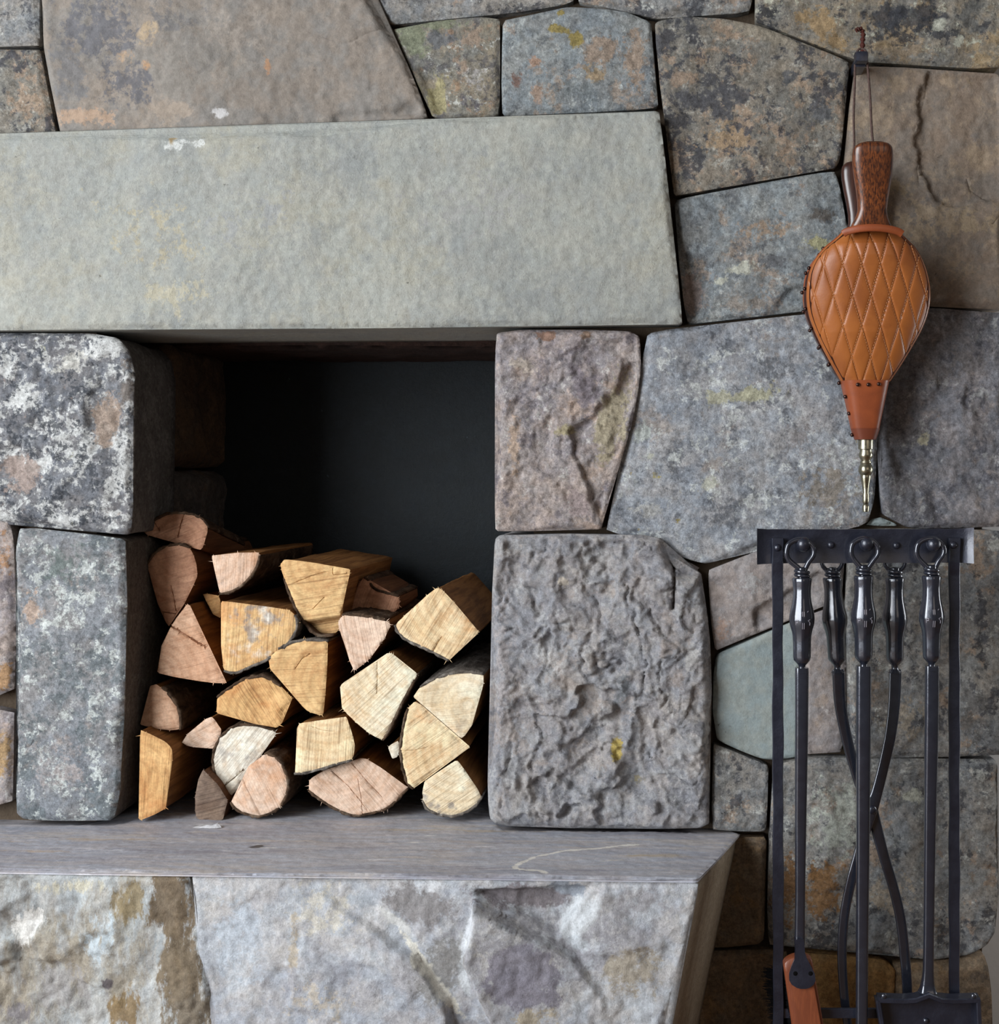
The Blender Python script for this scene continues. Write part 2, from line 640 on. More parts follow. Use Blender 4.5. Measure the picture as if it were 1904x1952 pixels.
def varnished(name, c1, c2, rough, sc_=(150, 150, 5)):
    n = NT(name, rough, .5)
    p = n.pos((0, 0, 0), sc_)
    a = n.noise(p, 3.2, 6, .65, .4)
    b = n.noise(n.pos(), 12, 4, .6)
    col = n.mix(n.mapr(a, .38, .64), lin(c1), lin(c2))
    col = n.mix(n.mapr(b, .35, .7, 0, .55), col, lin(c1))
    n.b.inputs['Coat Weight'].default_value = .35
    n.b.inputs['Coat Roughness'].default_value = .2
    return n.done(col, n.bump(a, .12, .001))


M['walnut'] = varnished('wood_walnut_dark', (52, 26, 18), (128, 70, 34), .34)
M['walnut2'] = varnished('wood_walnut_shade', (46, 24, 20), (72, 40, 28), .32)
M['brushwood'] = varnished('wood_brush_orange', (112, 54, 27), (132, 68, 36), .6, (60, 60, 8))
n = NT('bristle_black', .95, .05)
M['bristle'] = n.done(lin((13, 12, 13)))


def wood_end(name, c1, c2, c3, pith, ang, ring=430.0, saw=1.0, grey=0.0):
    """cut end: growth rings about the pith, saw lines across at angle ang (object space, x/z)"""
    _seed[0] += 1
    k = _seed[0]
    n = NT(name, .75, .25)
    p = n.pos((0, 0, 0), (1, 1, 1), True)
    sx = n.new('SeparateXYZ')
    n.link(p, sx.inputs[0])
    dx = n.math('SUBTRACT', sx.outputs[0], pith[0])
    dz = n.math('SUBTRACT', sx.outputs[2], pith[1])
    r = n.math('SQRT', n.math('ADD', n.math('MULTIPLY', dx, dx), n.math('MULTIPLY', dz, dz)))
    wob = n.noise(n.pos((k * 1.1, 0, k * .7), (1, 1, 1), True), 22, 4, .6)
    r2 = n.math('ADD', r, n.math('MULTIPLY', wob, .012))
    rings = n.math('SINE', n.math('MULTIPLY', r2, ring))
    rr = n.math('MULTIPLY', n.noise(n.pos((k, k, 0), (1, 1, 1), True), 14, 5, .6), 1.0)
    col = n.mix(n.mapr(rr, .36, .64), lin(c1), lin(c2))
    col = n.mix(n.mapr(rings, -.2, 1.0, 0, .30), col, lin(c3))
    # saw / fibre lines
    ca, sa = math.cos(ang), math.sin(ang)
    acr = n.math('SUBTRACT', n.math('MULTIPLY', sx.outputs[2], ca), n.math('MULTIPLY', sx.outputs[0], sa))
    alo = n.math('ADD', n.math('MULTIPLY', sx.outputs[0], ca), n.math('MULTIPLY', sx.outputs[2], sa))
    cv = n.new('CombineXYZ')
    n.link(n.math('MULTIPLY', alo, 9.0), cv.inputs[0])
    n.link(n.math('MULTIPLY', acr, 300.0), cv.inputs[1])
    cv.inputs[2].default_value = k * 1.3
    sl = n.noise(cv.outputs[0], 1.0, 4, .6, .15)
    col = n.mix(n.mapr(sl, .54, .70, 0, .60 * saw), col, lin(tuple(v * .72 for v in c3)))
    cv2 = n.new('CombineXYZ')
    n.link(n.math('MULTIPLY', alo, 22.0), cv2.inputs[0])
    n.link(n.math('MULTIPLY', acr, 60.0), cv2.inputs[1])
    cv2.inputs[2].default_value = k * 2.3
    bl = n.noise(cv2.outputs[0], 1.0, 4, .6, .3)
    col = n.mix(n.mapr(bl, .50, .72, 0, .55), col, lin(c3))
    wv = n.noise(n.pos((k * 4, 7, k), (1, 1, 1), True), 15, 5, .62, .3)
    col = n.mix(n.mapr(wv, .50, .66, 0, .55), col, lin(tuple(min(232, v * 1.05 + 10) for v in c1)))
    wv2 = n.noise(n.pos((k * 5, 1, k * 2), (1, 1, 1), True), 13, 5, .62, .3)
    col = n.mix(n.mapr(wv2, .54, .68, 0, .5), col, lin((c3[0] * 1.08, c3[1] * 1.0, c3[2] * .9)))
    if grey:
        g = n.noise(n.pos((k * 2, 3, k), (1, 1, 1), True), 24, 7, .65)
        col = n.mix(n.mapr(g, .56, .66, 0, grey), col, lin((128, 122, 120)))
        g2 = n.noise(n.pos((k * 3, 1, k), (1, 1, 1), True), 18, 6, .6)
        col = n.mix(n.mapr(g2, .55, .70, 0, grey), col, lin((226, 222, 212)))
    fine = n.noise(p, 260, 5, .65)
    col = n.mix(1.0, col, n.mix(n.mapr(fine, .3, .7), (.86,) * 3 + (1,), (1.12,) * 3 + (1,)), 'MULTIPLY')
    nb = n.bump(sl, .8, .0022)
    nb = n.bump(fine, .3, .001, nb)
    return n.done(col, nb)


def wood_side(name, c1, c2):
    n = NT(name, .75, .25)
    p = n.pos((0, 0, 0), (1, .05, 1), True)
    a = n.noise(p, 110, 6, .65, .2)
    b = n.noise(n.pos((0, 0, 0), (1, .3, 1), True), 16, 4, .6)
    col = n.mix(n.mapr(a, .34, .66), lin(c1), lin(c2))
    col = n.mix(n.mapr(b, .45, .7, 0, .5), col, lin(tuple(v * .7 for v in c1)))
    return n.done(col, n.bump(a, .7, .003))


M['split'] = wood_side('wood_split_side', (112, 72, 36), (156, 108, 60))
M['splitdk'] = wood_side('wood_split_brown', (92, 60, 40), (124, 84, 56))


def bark_mat(name, c1, c2, c3):
    n = NT(name, .95, .15)
    p = n.pos((0, 0, 0), (1, .35, 1), True)
    a = n.noise(p, 60, 8, .7, .4)
    b = n.noise(n.pos((0, 0, 0), (1, 1, 1), True), 34, 6, .65)
    col = n.mix(n.mapr(a, .36, .64), lin(c1), lin(c2))
    col = n.mix(n.mapr(b, .55, .66, 0, .6), col, lin(c3))
    return n.done(col, n.bump(a, 1.0, .006))


M['bark'] = bark_mat('bark_brown', (52, 40, 32), (98, 78, 62), (132, 116, 100))
M['barkgrey'] = bark_mat('bark_grey', (70, 64, 60), (126, 118, 110), (164, 158, 150))


# ------------------------------------------------------------------ stone builder
def FW(y0):
    return lambda u, v, h: np.stack([u, y0 - h, v], 1)


def FS(x0):        # niche side, facing +X ; u = y, v = z
    return lambda u, v, h: np.stack([x0 + h, u, v], 1)


def FSR(x0):       # facing -X ; u = -y
    return lambda u, v, h: np.stack([x0 - h, -u, v], 1)


def build_stone(name, loop, frame, depth, mat, parent, h=0.0045, gap=0.0024, r=0.0055, amp=0.006, nscale=9.0,
                terr=0.0, tscale=8.0, tk=3.0, chip=0.0, cscale=16.0, fine=0.0016, tilt=(0, 0), steps=(), cracks=(), patches=(), seed=1,
                edge=0.0022, rough_side=0.002, side=None, shear=0.0, ringstep=0.03, corner=0.10, quiet=None, vshift=None):
    loop = np.asarray(loop, float)
    if area2(loop) < 0:
        loop = loop[::-1]
    b = chaikin(loop, corner, 1)
    b = resample(b, h)
    nrm = normals2(b)
    e = (fbm(b[:, 0] * 18, b[:, 1] * 18, 2, seed + 2) * .8 + fbm(b[:, 0] * 70, b[:, 1] * 70, 3, seed) * .6) * edge
    b = b - nrm * (gap + e)[:, None]
    # drop points crowding together
    keep = [0]
    for i in range(1, len(b)):
        if np.hypot(*(b[i] - b[keep[-1]])) > 0.45 * h:
            keep.append(i)
    b = b[keep]
    extra = []
    for ck in cracks:
        pl = np.asarray(ck[0], float)
        w = ck[1]
        for a_, c_ in zip(pl[:-1], pl[1:]):
            L = np.hypot(*(c_ - a_))
            m = max(2, int(L / (h * .6)))
            t = (c_ - a_) / L
            pn = np.array([-t[1], t[0]])
            for i in range(m):
                q = a_ + (c_ - a_) * (i + .5) / m
                q = q + pn * (gnoise(np.array([q[0] * 120]), np.array([q[1] * 120]), seed)[0] * w * 1.5)
                extra += [q, q + pn * w, q - pn * w]
    V, T, be = sheet(b, h, np.array(extra) if extra else None, seed)
    d = poly_dist(V, b)
    bset = set(i for e_ in be for i in e_)
    bi = np.array(sorted(bset))
    d[bi] = 0
    u, v = V[:, 0], V[:, 1]
    cu, cv = u.mean(), v.mean()
    # height
    rv = r * (1 + 0.5 * fbm(u * 14, v * 14, 2, seed + 3))
    t = np.clip(d / rv, 0, 1)
    H = -rv * (1 - np.sqrt(np.clip(1 - (1 - t) ** 2, 0, 1)))
    fade = sstep(0, r * 1.6, d)
    H += fade * amp * fbm(u * nscale, v * nscale, 5, seed + 11)
    if terr:
        ww = fbm(u * tscale * 1.7, v * tscale * 1.7, 3, seed + 21) * .35
        nn = fbm(u * tscale + ww, v * tscale - ww, 4, seed + 31)
        H += fade * terr * terrace(nn, tk)
    if chip:
        w1 = fbm(u * 9, v * 9, 4, seed + 71) * .55
        w2 = fbm(u * 9 + 5, v * 9 - 3, 4, seed + 72) * .55
        for ci, (cs_, ca_) in enumerate(((cscale, 1.0), (cscale * 2.1, .6), (cscale * 4.3, .25))):
            d1, d2, cid = worley(u * cs_ + w1 * 1.3, v * cs_ * .8 + w2 * 1.3, seed + 81 + ci)
            H += fade * chip * ca_ * (d1 * d1 * .55 + (cid - .5) * 1.1 * sstep(0.0, .10, d2 - d1))
    H += fade * fine * fbm(u * 70, v * 70, 4, seed + 41, .6)
    H += tilt[0] * (u - cu) + tilt[1] * (v - cv)
    for st in steps:
        pl = np.asarray(st[0], float)
        sd = poly_dist(V, pl)
        ins = inside(V, pl)
        sd = np.where(ins, sd, -sd)
        wp = st[3] if len(st) > 3 else 1.0
        sd = sd + (fbm(u * 45, v * 45, 3, seed + 51) * .003 + fbm(u * 13, v * 13, 3, seed + 52) * .014) * wp
        rp = 1.0
        if len(st) > 4:      # facet that dies away along a direction: (u0, v0, du, dv)
            a0, b0, da, db = st[4]
            rp = np.clip(1 - ((u - a0) * da + (v - b0) * db) / (da * da + db * db), 0, 1)
        H += st[1] * sstep(-st[2] * .15, st[2], sd) * fade * rp
    for ck in cracks:
        pl = np.asarray(ck[0], float)
        dd = poly_dist(V, pl, False)
        H -= ck[2] * np.clip(1 - dd / (ck[1] * 1.1), 0, 1)
    # colour patches
    P = np.zeros((len(V), 4))
    for pt in patches:
        cxx, czz, rx, rz, rot, colr, st = pt
        ca, sa = math.cos(rot), math.sin(rot)
        x_ = (u - cxx) * ca + (v - czz) * sa
        z_ = -(u - cxx) * sa + (v - czz) * ca
        a = st * np.clip(1.25 - np.hypot(x_ / rx, z_ / rz), 0, 1) / 1.0
        cl = np.array(lin(colr)[:3])
        k = np.where(a > P[:, 3], 1.0, 0.0)
        P[:, :3] = P[:, :3] * (1 - k[:, None]) + cl * k[:, None]
        P[:, 3] = np.maximum(P[:, 3], a)
    verts = [frame(u, v, H)]
    patch = [P]
    faces = [tuple(t_) for t_ in T]
    # sides
    bn = {}
    for a_, c_ in be:
        tt = V[c_] - V[a_]
        tt = tt / (np.hypot(*tt) + 1e-12)
        on = np.array([tt[1], -tt[0]])
        bn[a_] = bn.get(a_, 0) + on
        bn[c_] = bn.get(c_, 0) + on
    order = {g: i for i, g in enumerate(bi)}
    on = np.array([bn[g] for g in bi])
    on = on / (np.hypot(on[:, 0], on[:, 1])[:, None] + 1e-9)
    nr = max(2, int(depth / ringstep))
    base = len(V)
    prev = {g: g for g in bi}
    hb = H[bi]
    umin = u.min()
    flist = [q_ / depth for q_ in (.0012, .004) if q_ < depth * .5] + [max(k / nr, .008 / depth) for k in range(1, nr + 1)]
    for f in flist:
        dep = hb * (1 - f) - depth * f
        off = np.zeros(len(bi))
        if rough_side:
            off = rough_side * fbm(u[bi] * 20 + v[bi] * 20 + 3.1, np.full(len(bi), dep.mean() * 20), 3, seed + 61) * min(1, 2 * f)
        off = off - 0.0015 * min(1, 4 * f)
        uu = u[bi] + on[:, 0] * off
        vv = v[bi] + on[:, 1] * off
        if shear:
            uu = uu + (uu - umin) / (u.max() - umin) * shear * f
        if vshift:
            vv = vv + vshift * f
        verts.append(frame(uu, vv, dep))
        pp = P[bi].copy()
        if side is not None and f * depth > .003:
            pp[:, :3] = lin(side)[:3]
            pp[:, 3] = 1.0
        patch.append(pp)
        cur = {g: base + i for i, g in enumerate(bi)}
        for a_, c_ in be:
            faces.append((prev[a_], cur[a_], cur[c_], prev[c_]))
        prev = cur
        base += len(bi)
    # back cap
    nxt = {a_: c_ for a_, c_ in be}
    s0 = be[0][0]
    cap = [s0]
    while True:
        q = nxt.get(cap[-1])
        if q is None or q == s0 or len(cap) > len(be):
            break
        cap.append(q)
    faces.append(tuple(prev[g] for g in reversed(cap)))
    vv = np.vstack(verts)
    org = frame(np.array([cu]), np.array([cv]), np.array([0.0]))[0]
    return mesh_obj(name, vv, faces, mat, parent, org, patch=np.vstack(patch))


def pxl(pts, y):
    return [(X(p[0], y), Z(p[1], y)) for p in pts]


_sn = [100]


def wall_stone(pts, y=0.0, mat='mottle', depth=0.07, patches=(), steps=(), cracks=(), name='stone', parent=None, **kw):
    _sn[0] += 13
    k = sc(y)
    pat = [(X(p[0], y), Z(p[1], y), p[2] * k, p[3] * k, -math.radians(p[4]), p[5], p[6]) for p in patches]
    stp = [(pxl(s_[0], y), s_[1], s_[2]) for s_ in steps]
    crk = [(pxl(c_[0], y), c_[1], c_[2]) for c_ in cracks]
    return build_stone(name, pxl(pts, y), FW(y), depth, M[mat], parent if parent is not None else wall, patches=pat, steps=stp,
                       cracks=crk, seed=_sn[0], **kw)


# ------------------------------------------------------------------ structure: floor, plaster, stone wall
XL, XR = X(-380), X(1880)
nL, nR = X(240), X(944)
Z_LED = 0.4495


def ledge(x):
    return 0.4490 - 0.0118 * x


mb = MB()
mb.box((-3.0, -3.4, -0.06), (2.4, 1.2, 0.0))
tag(mb.build('floor', M['floor'], smooth=False), kind='structure')
mb = MB()
mb.box((XR - .10, 0.27, 0.0), (2.4, 0.37, 2.6))
mb.box((-3.0, 0.27, 0.0), (XL + .10, 0.37, 2.6))
tag(mb.build('wall_rear', M['plaster'], smooth=False), kind='structure')

mb = MB()
mb.box((XL, .030, 0), (nL - .06, .60, 2.02))
mb.box((nR + .06, .030, 0), (XR, .60, 2.02))
mb.box((nL - .06, .030, 1.285), (nR + .06, .60, 2.02))
mb.box((nL - .06, .030, 0), (nR + .06, .60, .425))
mb.box((nL - .06, .54, .425), (nR + .06, .60, 1.285))
wall = mb.build('wall_back', M['mortar'], smooth=False)
tag(wall, kind='structure')

T_ = -380          # top and left margins outside the photograph
GRN = (124, 129, 108)
YEL = (138, 122, 62)
ORG = (150, 132, 116)
DKG = (78, 79, 84)
LIC = (184, 185, 172)

wall_stone([(T_, T_), (80, T_), (72, 0), (74, 60), (77, 88), (40, 89), (T_, 92)], -.004, 'mottle', amp=.005)
wall_stone([(T_, 92), (40, 90), (77, 91), (84, 150), (98, 220), (107, 256), (T_, 260)], -.002, 'blotch', amp=.006)
wall_stone([(80, T_), (560, T_), (640, -120), (708, 0), (735, 48), (770, 105), (795, 160), (811, 198), (815, 224), (760, 232), (700, 240),
            (620, 251), (480, 250), (400, 256), (320, 258), (200, 258), (112, 256), (100, 210), (86, 150), (78, 92), (72, 0)], -.010, 'tan',
           amp=.008, nscale=5, r=.008, cracks=[([(590, 62), (640, 80), (670, 84), (700, 66), (725, 58)], .0008, .0013)],
           patches=[(190, 60, 130, 90, 0, (98, 98, 103), .62), (250, 160, 110, 80, 0, (96, 96, 101), .60), (140, 140, 70, 120, 0, (112, 111, 112), .55), (350, 130, 150, 130, 0, (128, 123, 117), .62), (330, 40, 90, 60, 0, (108, 106, 106), .5),
                    (285, 65, 36, 50, 20, (164, 146, 122), .6), (240, 110, 30, 22, 0, (160, 136, 112), .6), (170, 222, 90, 24, 0, (166, 142, 122), .75), (320, 210, 90, 40, 0, (146, 134, 122), .6), (280, 125, 22, 18, 0, (170, 136, 104), .6), (250, 30, 60, 30, 0, (160, 140, 120), .4),
                    (510, 125, 10, 26, -10, (160, 124, 96), .8), (420, 215, 20, 12, 0, (190, 188, 188), .9), (440, 60, 80, 70, 0, (142, 134, 126), .5)],
           steps=[([(640, 222), (815, 190), (830, 240), (620, 262)], -.008, .012)])
wall_stone([(640, -120), (560, T_), (1060, T_), (1096, 0), (1080, 9), (1000, 21), (950, 29), (850, 31), (790, 41), (740, 48), (708, 0)], .004,
           'mottle', amp=.008)
wall_stone([(742, 52), (790, 44), (860, 34), (920, 28), (954, 34), (954, 60), (952, 120), (954, 180), (951, 224), (880, 229), (820, 225),
            (813, 190), (797, 160), (772, 105)], 0, 'green', amp=.004,
           steps=[([(780, 120), (825, 130), (850, 165), (860, 235), (800, 240), (760, 130)], -.011, .006)],
           patches=[(785, 70, 40, 50, -30, GRN, .8), (840, 45, 60, 16, 0, GRN, .7), (840, 75, 50, 22, 0, (104, 106, 110), .75), (900, 70, 36, 30, 0, ORG, .6),
                    (830, 185, 26, 55, 15, (156, 148, 112), .9), (880, 120, 30, 30, 0, ORG, .5), (905, 150, 34, 40, 0, (170, 166, 164), .5), (900, 195, 40, 30, 0, (90, 86, 92), .5)])
wall_stone([(955, 34), (1010, 26), (1080, 10), (1160, 12), (1200, 20), (1244, 39), (1246, 80), (1250, 150), (1259, 206), (1150, 214), (1050, 216),
            (955, 223), (953, 150)], -.006, 'bluegrey', amp=.004,
           patches=[(1062, 55, 26, 12, 10, YEL, 1.0), (1098, 75, 18, 18, 40, YEL, 1.0), (1070, 25, 10, 8, 0, YEL, .7), (1145, 95, 40, 40, 0, ORG, .75), (1130, 140, 30, 22, 0, (156, 136, 108), .7),
                    (1210, 110, 30, 80, 0, ORG, .75), (1025, 180, 26, 26, 0, (150, 128, 112), .7), (982, 148, 18, 22, 0, (120, 94, 84), .7), (1022, 118, 18, 16, 0, (156, 126, 106), .7),
                    (1100, 170, 60, 30, 0, (116, 122, 124), .6)])
wall_stone([(1060, T_), (1450, T_), (1437, 0), (1431, 22), (1400, 27), (1340, 27), (1300, 24), (1246, 36), (1200, 19), (1140, 7), (1096, 2)], .002, 'mottle', amp=.006)
wall_stone([(1450, T_), (1920, T_), (1912, -60), (1920, 60), (1914, 130), (1850, 131), (1800, 127), (1740, 122), (1690, 120), (1640, 118), (1622, 111), (1560, 87), (1500, 62),
            (1436, 40), (1438, 0)], -.004, 'ochre', amp=.008, depth=.3,
           patches=[(1560, 40, 60, 30, 20, (160, 136, 102), .75), (1590, 75, 50, 30, 25, (156, 132, 98), .7), (1720, 95, 100, 22, 0, (146, 130, 110), .65), (1700, 30, 60, 34, 0, (64, 66, 72), .8), (1760, 30, 60, 40, 0, (62, 64, 70), .75),
                    (1790, 45, 20, 20, 0, LIC, .8), (1830, 80, 16, 20, 0, LIC, .7), (1850, 30, 40, 60, 0, (98, 98, 96), .6)],
           cracks=[([(1660, 85), (1700, 82), (1740, 80)], .0007, .002)])
wall_stone([(1247, 38), (1300, 27), (1380, 32), (1434, 42), (1500, 65), (1560, 90), (1621, 115), (1619, 150), (1610, 220), (1611, 270), (1603, 308),
            (1590, 320), (1500, 334), (1430, 347), (1340, 364), (1282, 377), (1275, 300), (1263, 210), (1254, 150), (1248, 90)], -.008, 'blotch', amp=.007,
           patches=[(1390, 190, 60, 40, 0, (82, 82, 86), .7), (1310, 190, 36, 30, 0, (84, 84, 88), .65), (1505, 145, 24, 22, 0, (82, 84, 88), .7), (1300, 150, 36, 26, 0, ORG, .6),
                    (1380, 265, 60, 40, 0, (160, 138, 112), .55), (1480, 220, 40, 30, 0, (162, 150, 136), .5), (1560, 220, 40, 40, 0, (96, 98, 102), .5), (1450, 60, 120, 24, 15, (146, 138, 124), .7)])
wall_stone([(1628, 124), (1720, 125), (1800, 131), (1914, 138), (1922, 300), (1910, 450), (1918, 592), (1860, 588), (1790, 582), (1720, 580), (1642, 582), (1620, 430),
            (1612, 370), (1604, 322), (1607, 308), (1616, 270), (1615, 220), (1624, 150)], -.004, 'tan_dark', amp=.007, nscale=6, depth=.3,
           steps=[([(1745, 260), (1752, 330), (1770, 375), (1800, 390), (1850, 392), (1890, 380), (1960, 385), (1960, 100), (1760, 100)], -.010, .004),
                  ([(1600, 345), (1690, 335), (1740, 370), (1800, 395), (1890, 385), (1960, 400), (1960, 620), (1600, 620)], .007, .02)],
           patches=[(1760, 420, 120, 60, 0, (152, 136, 116), .65), (1860, 420, 70, 40, 0, (150, 134, 112), .6), (1700, 355, 50, 24, 20, (146, 130, 108), .6)],
           cracks=[([(1768, 140), (1766, 180), (1755, 220), (1742, 250)], .0008, .0013), ([(1755, 300), (1748, 320), (1752, 350)], .0008, .002),
                   ([(1846, 340), (1850, 360), (1880, 378)], .0007, .002), ([(1890, 430), (1905, 410)], .0007, .002)])
wall_stone([(1284, 380), (1340, 367), (1430, 350), (1500, 337), (1592, 322), (1603, 345), (1611, 390), (1618, 430), (1636, 540), (1640, 582), (1540, 591), (1460, 603),
            (1380, 612), (1308, 620), (1298, 560), (1291, 480)], -.003, 'bluegrey', amp=.009, nscale=7,
           steps=[([(1290, 470), (1330, 490), (1352, 520), (1345, 560), (1325, 600), (1290, 620)], -.008, .004),
                  ([(1480, 565), (1510, 540), (1560, 545), (1560, 600), (1470, 610)], -.006, .006)],
           patches=[(1415, 512, 34, 16, -12, LIC, .9), (1375, 535, 16, 12, 0, LIC, .7), (1470, 500, 36, 24, 0, (96, 98, 102), .7), (1570, 410, 34, 22, 0, (98, 92, 86), .6),
                    (1460, 440, 60, 34, 0, (160, 140, 120), .55), (1560, 465, 40, 22, 0, (170, 166, 128), .7), (1320, 560, 24, 50, 0, (150, 138, 134), .8), (1420, 580, 90, 30, 0, (140, 132, 124), .55)])
wall_stone([(1233, 633), (1307, 622), (1390, 613), (1470, 604), (1550, 593), (1642, 586), (1686, 640), (1684, 700), (1680, 800), (1673, 900), (1670, 950), (1658, 996), (1640, 1006), (1600, 1008),
            (1530, 1012), (1470, 1028), (1440, 1043), (1387, 1067), (1347, 1078), (1318, 1072), (1296, 1058), (1266, 1027), (1258, 1020), (1154, 1014), (1160, 980), (1176, 930),
            (1200, 850), (1222, 770), (1230, 700)], -.004, 'biggrey', amp=.009, nscale=6, tilt=(-.01, .01),
           patches=[(1440, 752, 60, 20, -8, (174, 172, 146), .8), (1370, 760, 50, 20, -8, (172, 170, 148), .7), (1355, 922, 20, 18, 0, LIC, .9), (1290, 993, 10, 8, 0, YEL, .8), (1225, 825, 20, 26, 0, (176, 182, 178), .7),
                    (1240, 870, 12, 10, 0, LIC, .7), (1250, 905, 16, 14, 0, (168, 156, 90), .5), (1230, 970, 50, 26, 0, (170, 170, 168), .6), (1380, 660, 40, 22, 0, (98, 102, 110), .6), (1480, 700, 50, 40, 0, (104, 108, 114), .55),
                    (1570, 930, 90, 60, 0, (142, 134, 124), .6), (1520, 840, 60, 50, 0, (136, 132, 132), .5)])
wall_stone([(1645, 586), (1720, 583), (1790, 586), (1860, 591), (1916, 595), (1910, 780), (1920, 1006), (1820, 1009), (1728, 1008), (1706, 994), (1684, 984), (1677, 940), (1680, 850),
            (1688, 780), (1692, 700), (1690, 640)], -.002, 'dkgrey', amp=.009, terr=.006, tscale=5, chip=.006, cscale=16, depth=.3,
           patches=[(1760, 840, 18, 16, 0, (168, 162, 140), .8), (1830, 700, 80, 60, 0, (116, 112, 112), .5)])
wall_stone([(1648, 1002), (1660, 988), (1682, 984), (1704, 994), (1714, 1003), (1680, 1006)], .012, 'sage', amp=.002, h=.0035, depth=.04)
wall_stone([(944, 631), (1000, 627), (1100, 626), (1200, 628), (1221, 640), (1224, 700), (1215, 770), (1194, 850), (1166, 930), (1151, 980), (1146, 1012), (1080, 1010), (1000, 1014),
            (942, 1015), (942, 960), (950, 930), (948, 850), (952, 800), (943, 740), (942, 680)], -.014, 'pinkgrey', amp=.007, terr=.008, tscale=7, chip=.007, cscale=11, h=.0034, r=.007, depth=.5, gap=.0015,
           steps=[([(1092, 830), (1105, 900), (1135, 970), (1148, 1000), (1180, 930), (1210, 800), (1222, 700), (1200, 690), (1150, 760), (1110, 800)], -.013, .008)],
           patches=[(1165, 800, 40, 110, 18, (166, 156, 132), .8), (1110, 740, 40, 90, -10, (126, 118, 124), .7), (1040, 640, 26, 14, 0, (136, 106, 88), .8), (1120, 640, 22, 12, 0, (146, 120, 100), .7),
                    (1075, 820, 24, 16, 0, (170, 160, 128), .7), (1000, 700, 40, 24, 20, (196, 184, 172), .6), (980, 850, 16, 110, 0, (186, 164, 146), .6), (1100, 960, 60, 40, 0, (150, 136, 134), .6)])
wall_stone([(944, 1021), (1000, 1019), (1100, 1020), (1258, 1023), (1272, 1050), (1283, 1074), (1300, 1092), (1338, 1090), (1347, 1140), (1355, 1250), (1357, 1400), (1352, 1500), (1351, 1583),
            (1200, 1581), (1050, 1579), (929, 1576), (928, 1500), (938, 1400), (942, 1300), (936, 1200), (938, 1100)], -.020, 'rough', amp=.010, nscale=7, terr=.010, tscale=6.5, tk=3, chip=.017, cscale=12, h=.0032, r=.009, edge=.0038,
           depth=.5, gap=.0015, cracks=[([(1284, 1070), (1285, 1110), (1283, 1160)], .003, .02)],
           patches=[(1176, 1428, 12, 26, 0, (186, 164, 84), .95), (1215, 1490, 20, 18, 0, (170, 160, 132), .6), (1075, 1110, 16, 16, 0, (196, 186, 172), .7), (1190, 1300, 20, 60, 20, (124, 128, 132), .6),
                    (1320, 1250, 30, 60, 0, (176, 174, 172), .5), (960, 1250, 30, 200, 0, (168, 162, 162), .5)])
wall_stone([(1288, 1066), (1312, 1070), (1336, 1082), (1328, 1091), (1304, 1086)], .004, 'pinkgrey', amp=.002, r=.006, h=.003, depth=.03, gap=.0015)
wall_stone([(1345, 1086), (1387, 1071), (1445, 1047), (1520, 1022), (1560, 1012), (1610, 1008), (1612, 1080), (1606, 1145), (1572, 1158), (1492, 1188), (1420, 1220), (1361, 1245),
            (1352, 1170)], -.002, 'mauve', amp=.006, terr=.006,
           steps=[([(1490, 1128), (1455, 1150), (1442, 1165), (1446, 1185), (1430, 1230), (1620, 1170), (1620, 1120), (1560, 1090)], -.010, .005)],
           patches=[(1430, 1110, 36, 26, 0, (166, 164, 164), .6), (1380, 1200, 24, 30, 0, (164, 140, 126), .5)])
wall_stone([(1361, 1248), (1420, 1223), (1492, 1191), (1526, 1178), (1528, 1300), (1526, 1444), (1490, 1452), (1470, 1455), (1430, 1441), (1390, 1426), (1363, 1412), (1356, 1350)], .002, 'sage',
           amp=.004, nscale=5, fine=.0006)
wall_stone([(1528, 1177), (1572, 1161), (1606, 1148), (1613, 1180), (1616, 1300), (1611, 1430), (1604, 1440), (1560, 1438), (1529, 1442), (1531, 1300)], .0, 'mauve', amp=.005)
wall_stone([(1614, 1011), (1700, 1006), (1820, 1007), (1918, 1010), (1912, 1200), (1920, 1441), (1830, 1446), (1740, 1442), (1700, 1447), (1660, 1450), (1613, 1440), (1619, 1300),
            (1612, 1150)], -.004, 'mottle', amp=.008, terr=.005, depth=.3,
           patches=[(1720, 1370, 60, 60, 0, (150, 140, 126), .6), (1850, 1350, 50, 90, 0, (110, 108, 106), .5), (1680, 1330, 30, 90, 0, (120, 112, 104), .5)])
wall_stone([(1472, 1460), (1530, 1446), (1600, 1443), (1660, 1454), (1740, 1447), (1830, 1451), (1906, 1446), (1902, 1560), (1908, 1700), (1902, 1780), (1886, 1806), (1850, 1828), (1790, 1835), (1700, 1826),
            (1600, 1816), (1500, 1810), (1463, 1806), (1462, 1700), (1466, 1590), (1470, 1520)], -.008, 'mottle', amp=.010, terr=.007, r=.008, depth=.3,
           patches=[(1600, 1560, 90, 90, 0, (176, 180, 170), .6), (1660, 1520, 40, 40, 0, (150, 142, 126), .5), (1560, 1700, 70, 80, 0, (150, 112, 70), .7), (1500, 1690, 40, 100, 0, (140, 104, 66), .6),
                    (1740, 1520, 50, 20, 0, LIC, .6), (1700, 1700, 90, 80, 0, (160, 148, 132), .5)])
wall_stone([(1357, 1418), (1390, 1429), (1430, 1444), (1467, 1460), (1466, 1520), (1462, 1589), (1400, 1588), (1354, 1584)], -.004, 'mottle', amp=.008, terr=.006)
wall_stone([(1250, 1600), (1402, 1597), (1464, 1594), (1461, 1700), (1458, 1804), (1360, 1812), (1250, 1812)], -.004, 'brownlow', amp=.010, terr=.008)
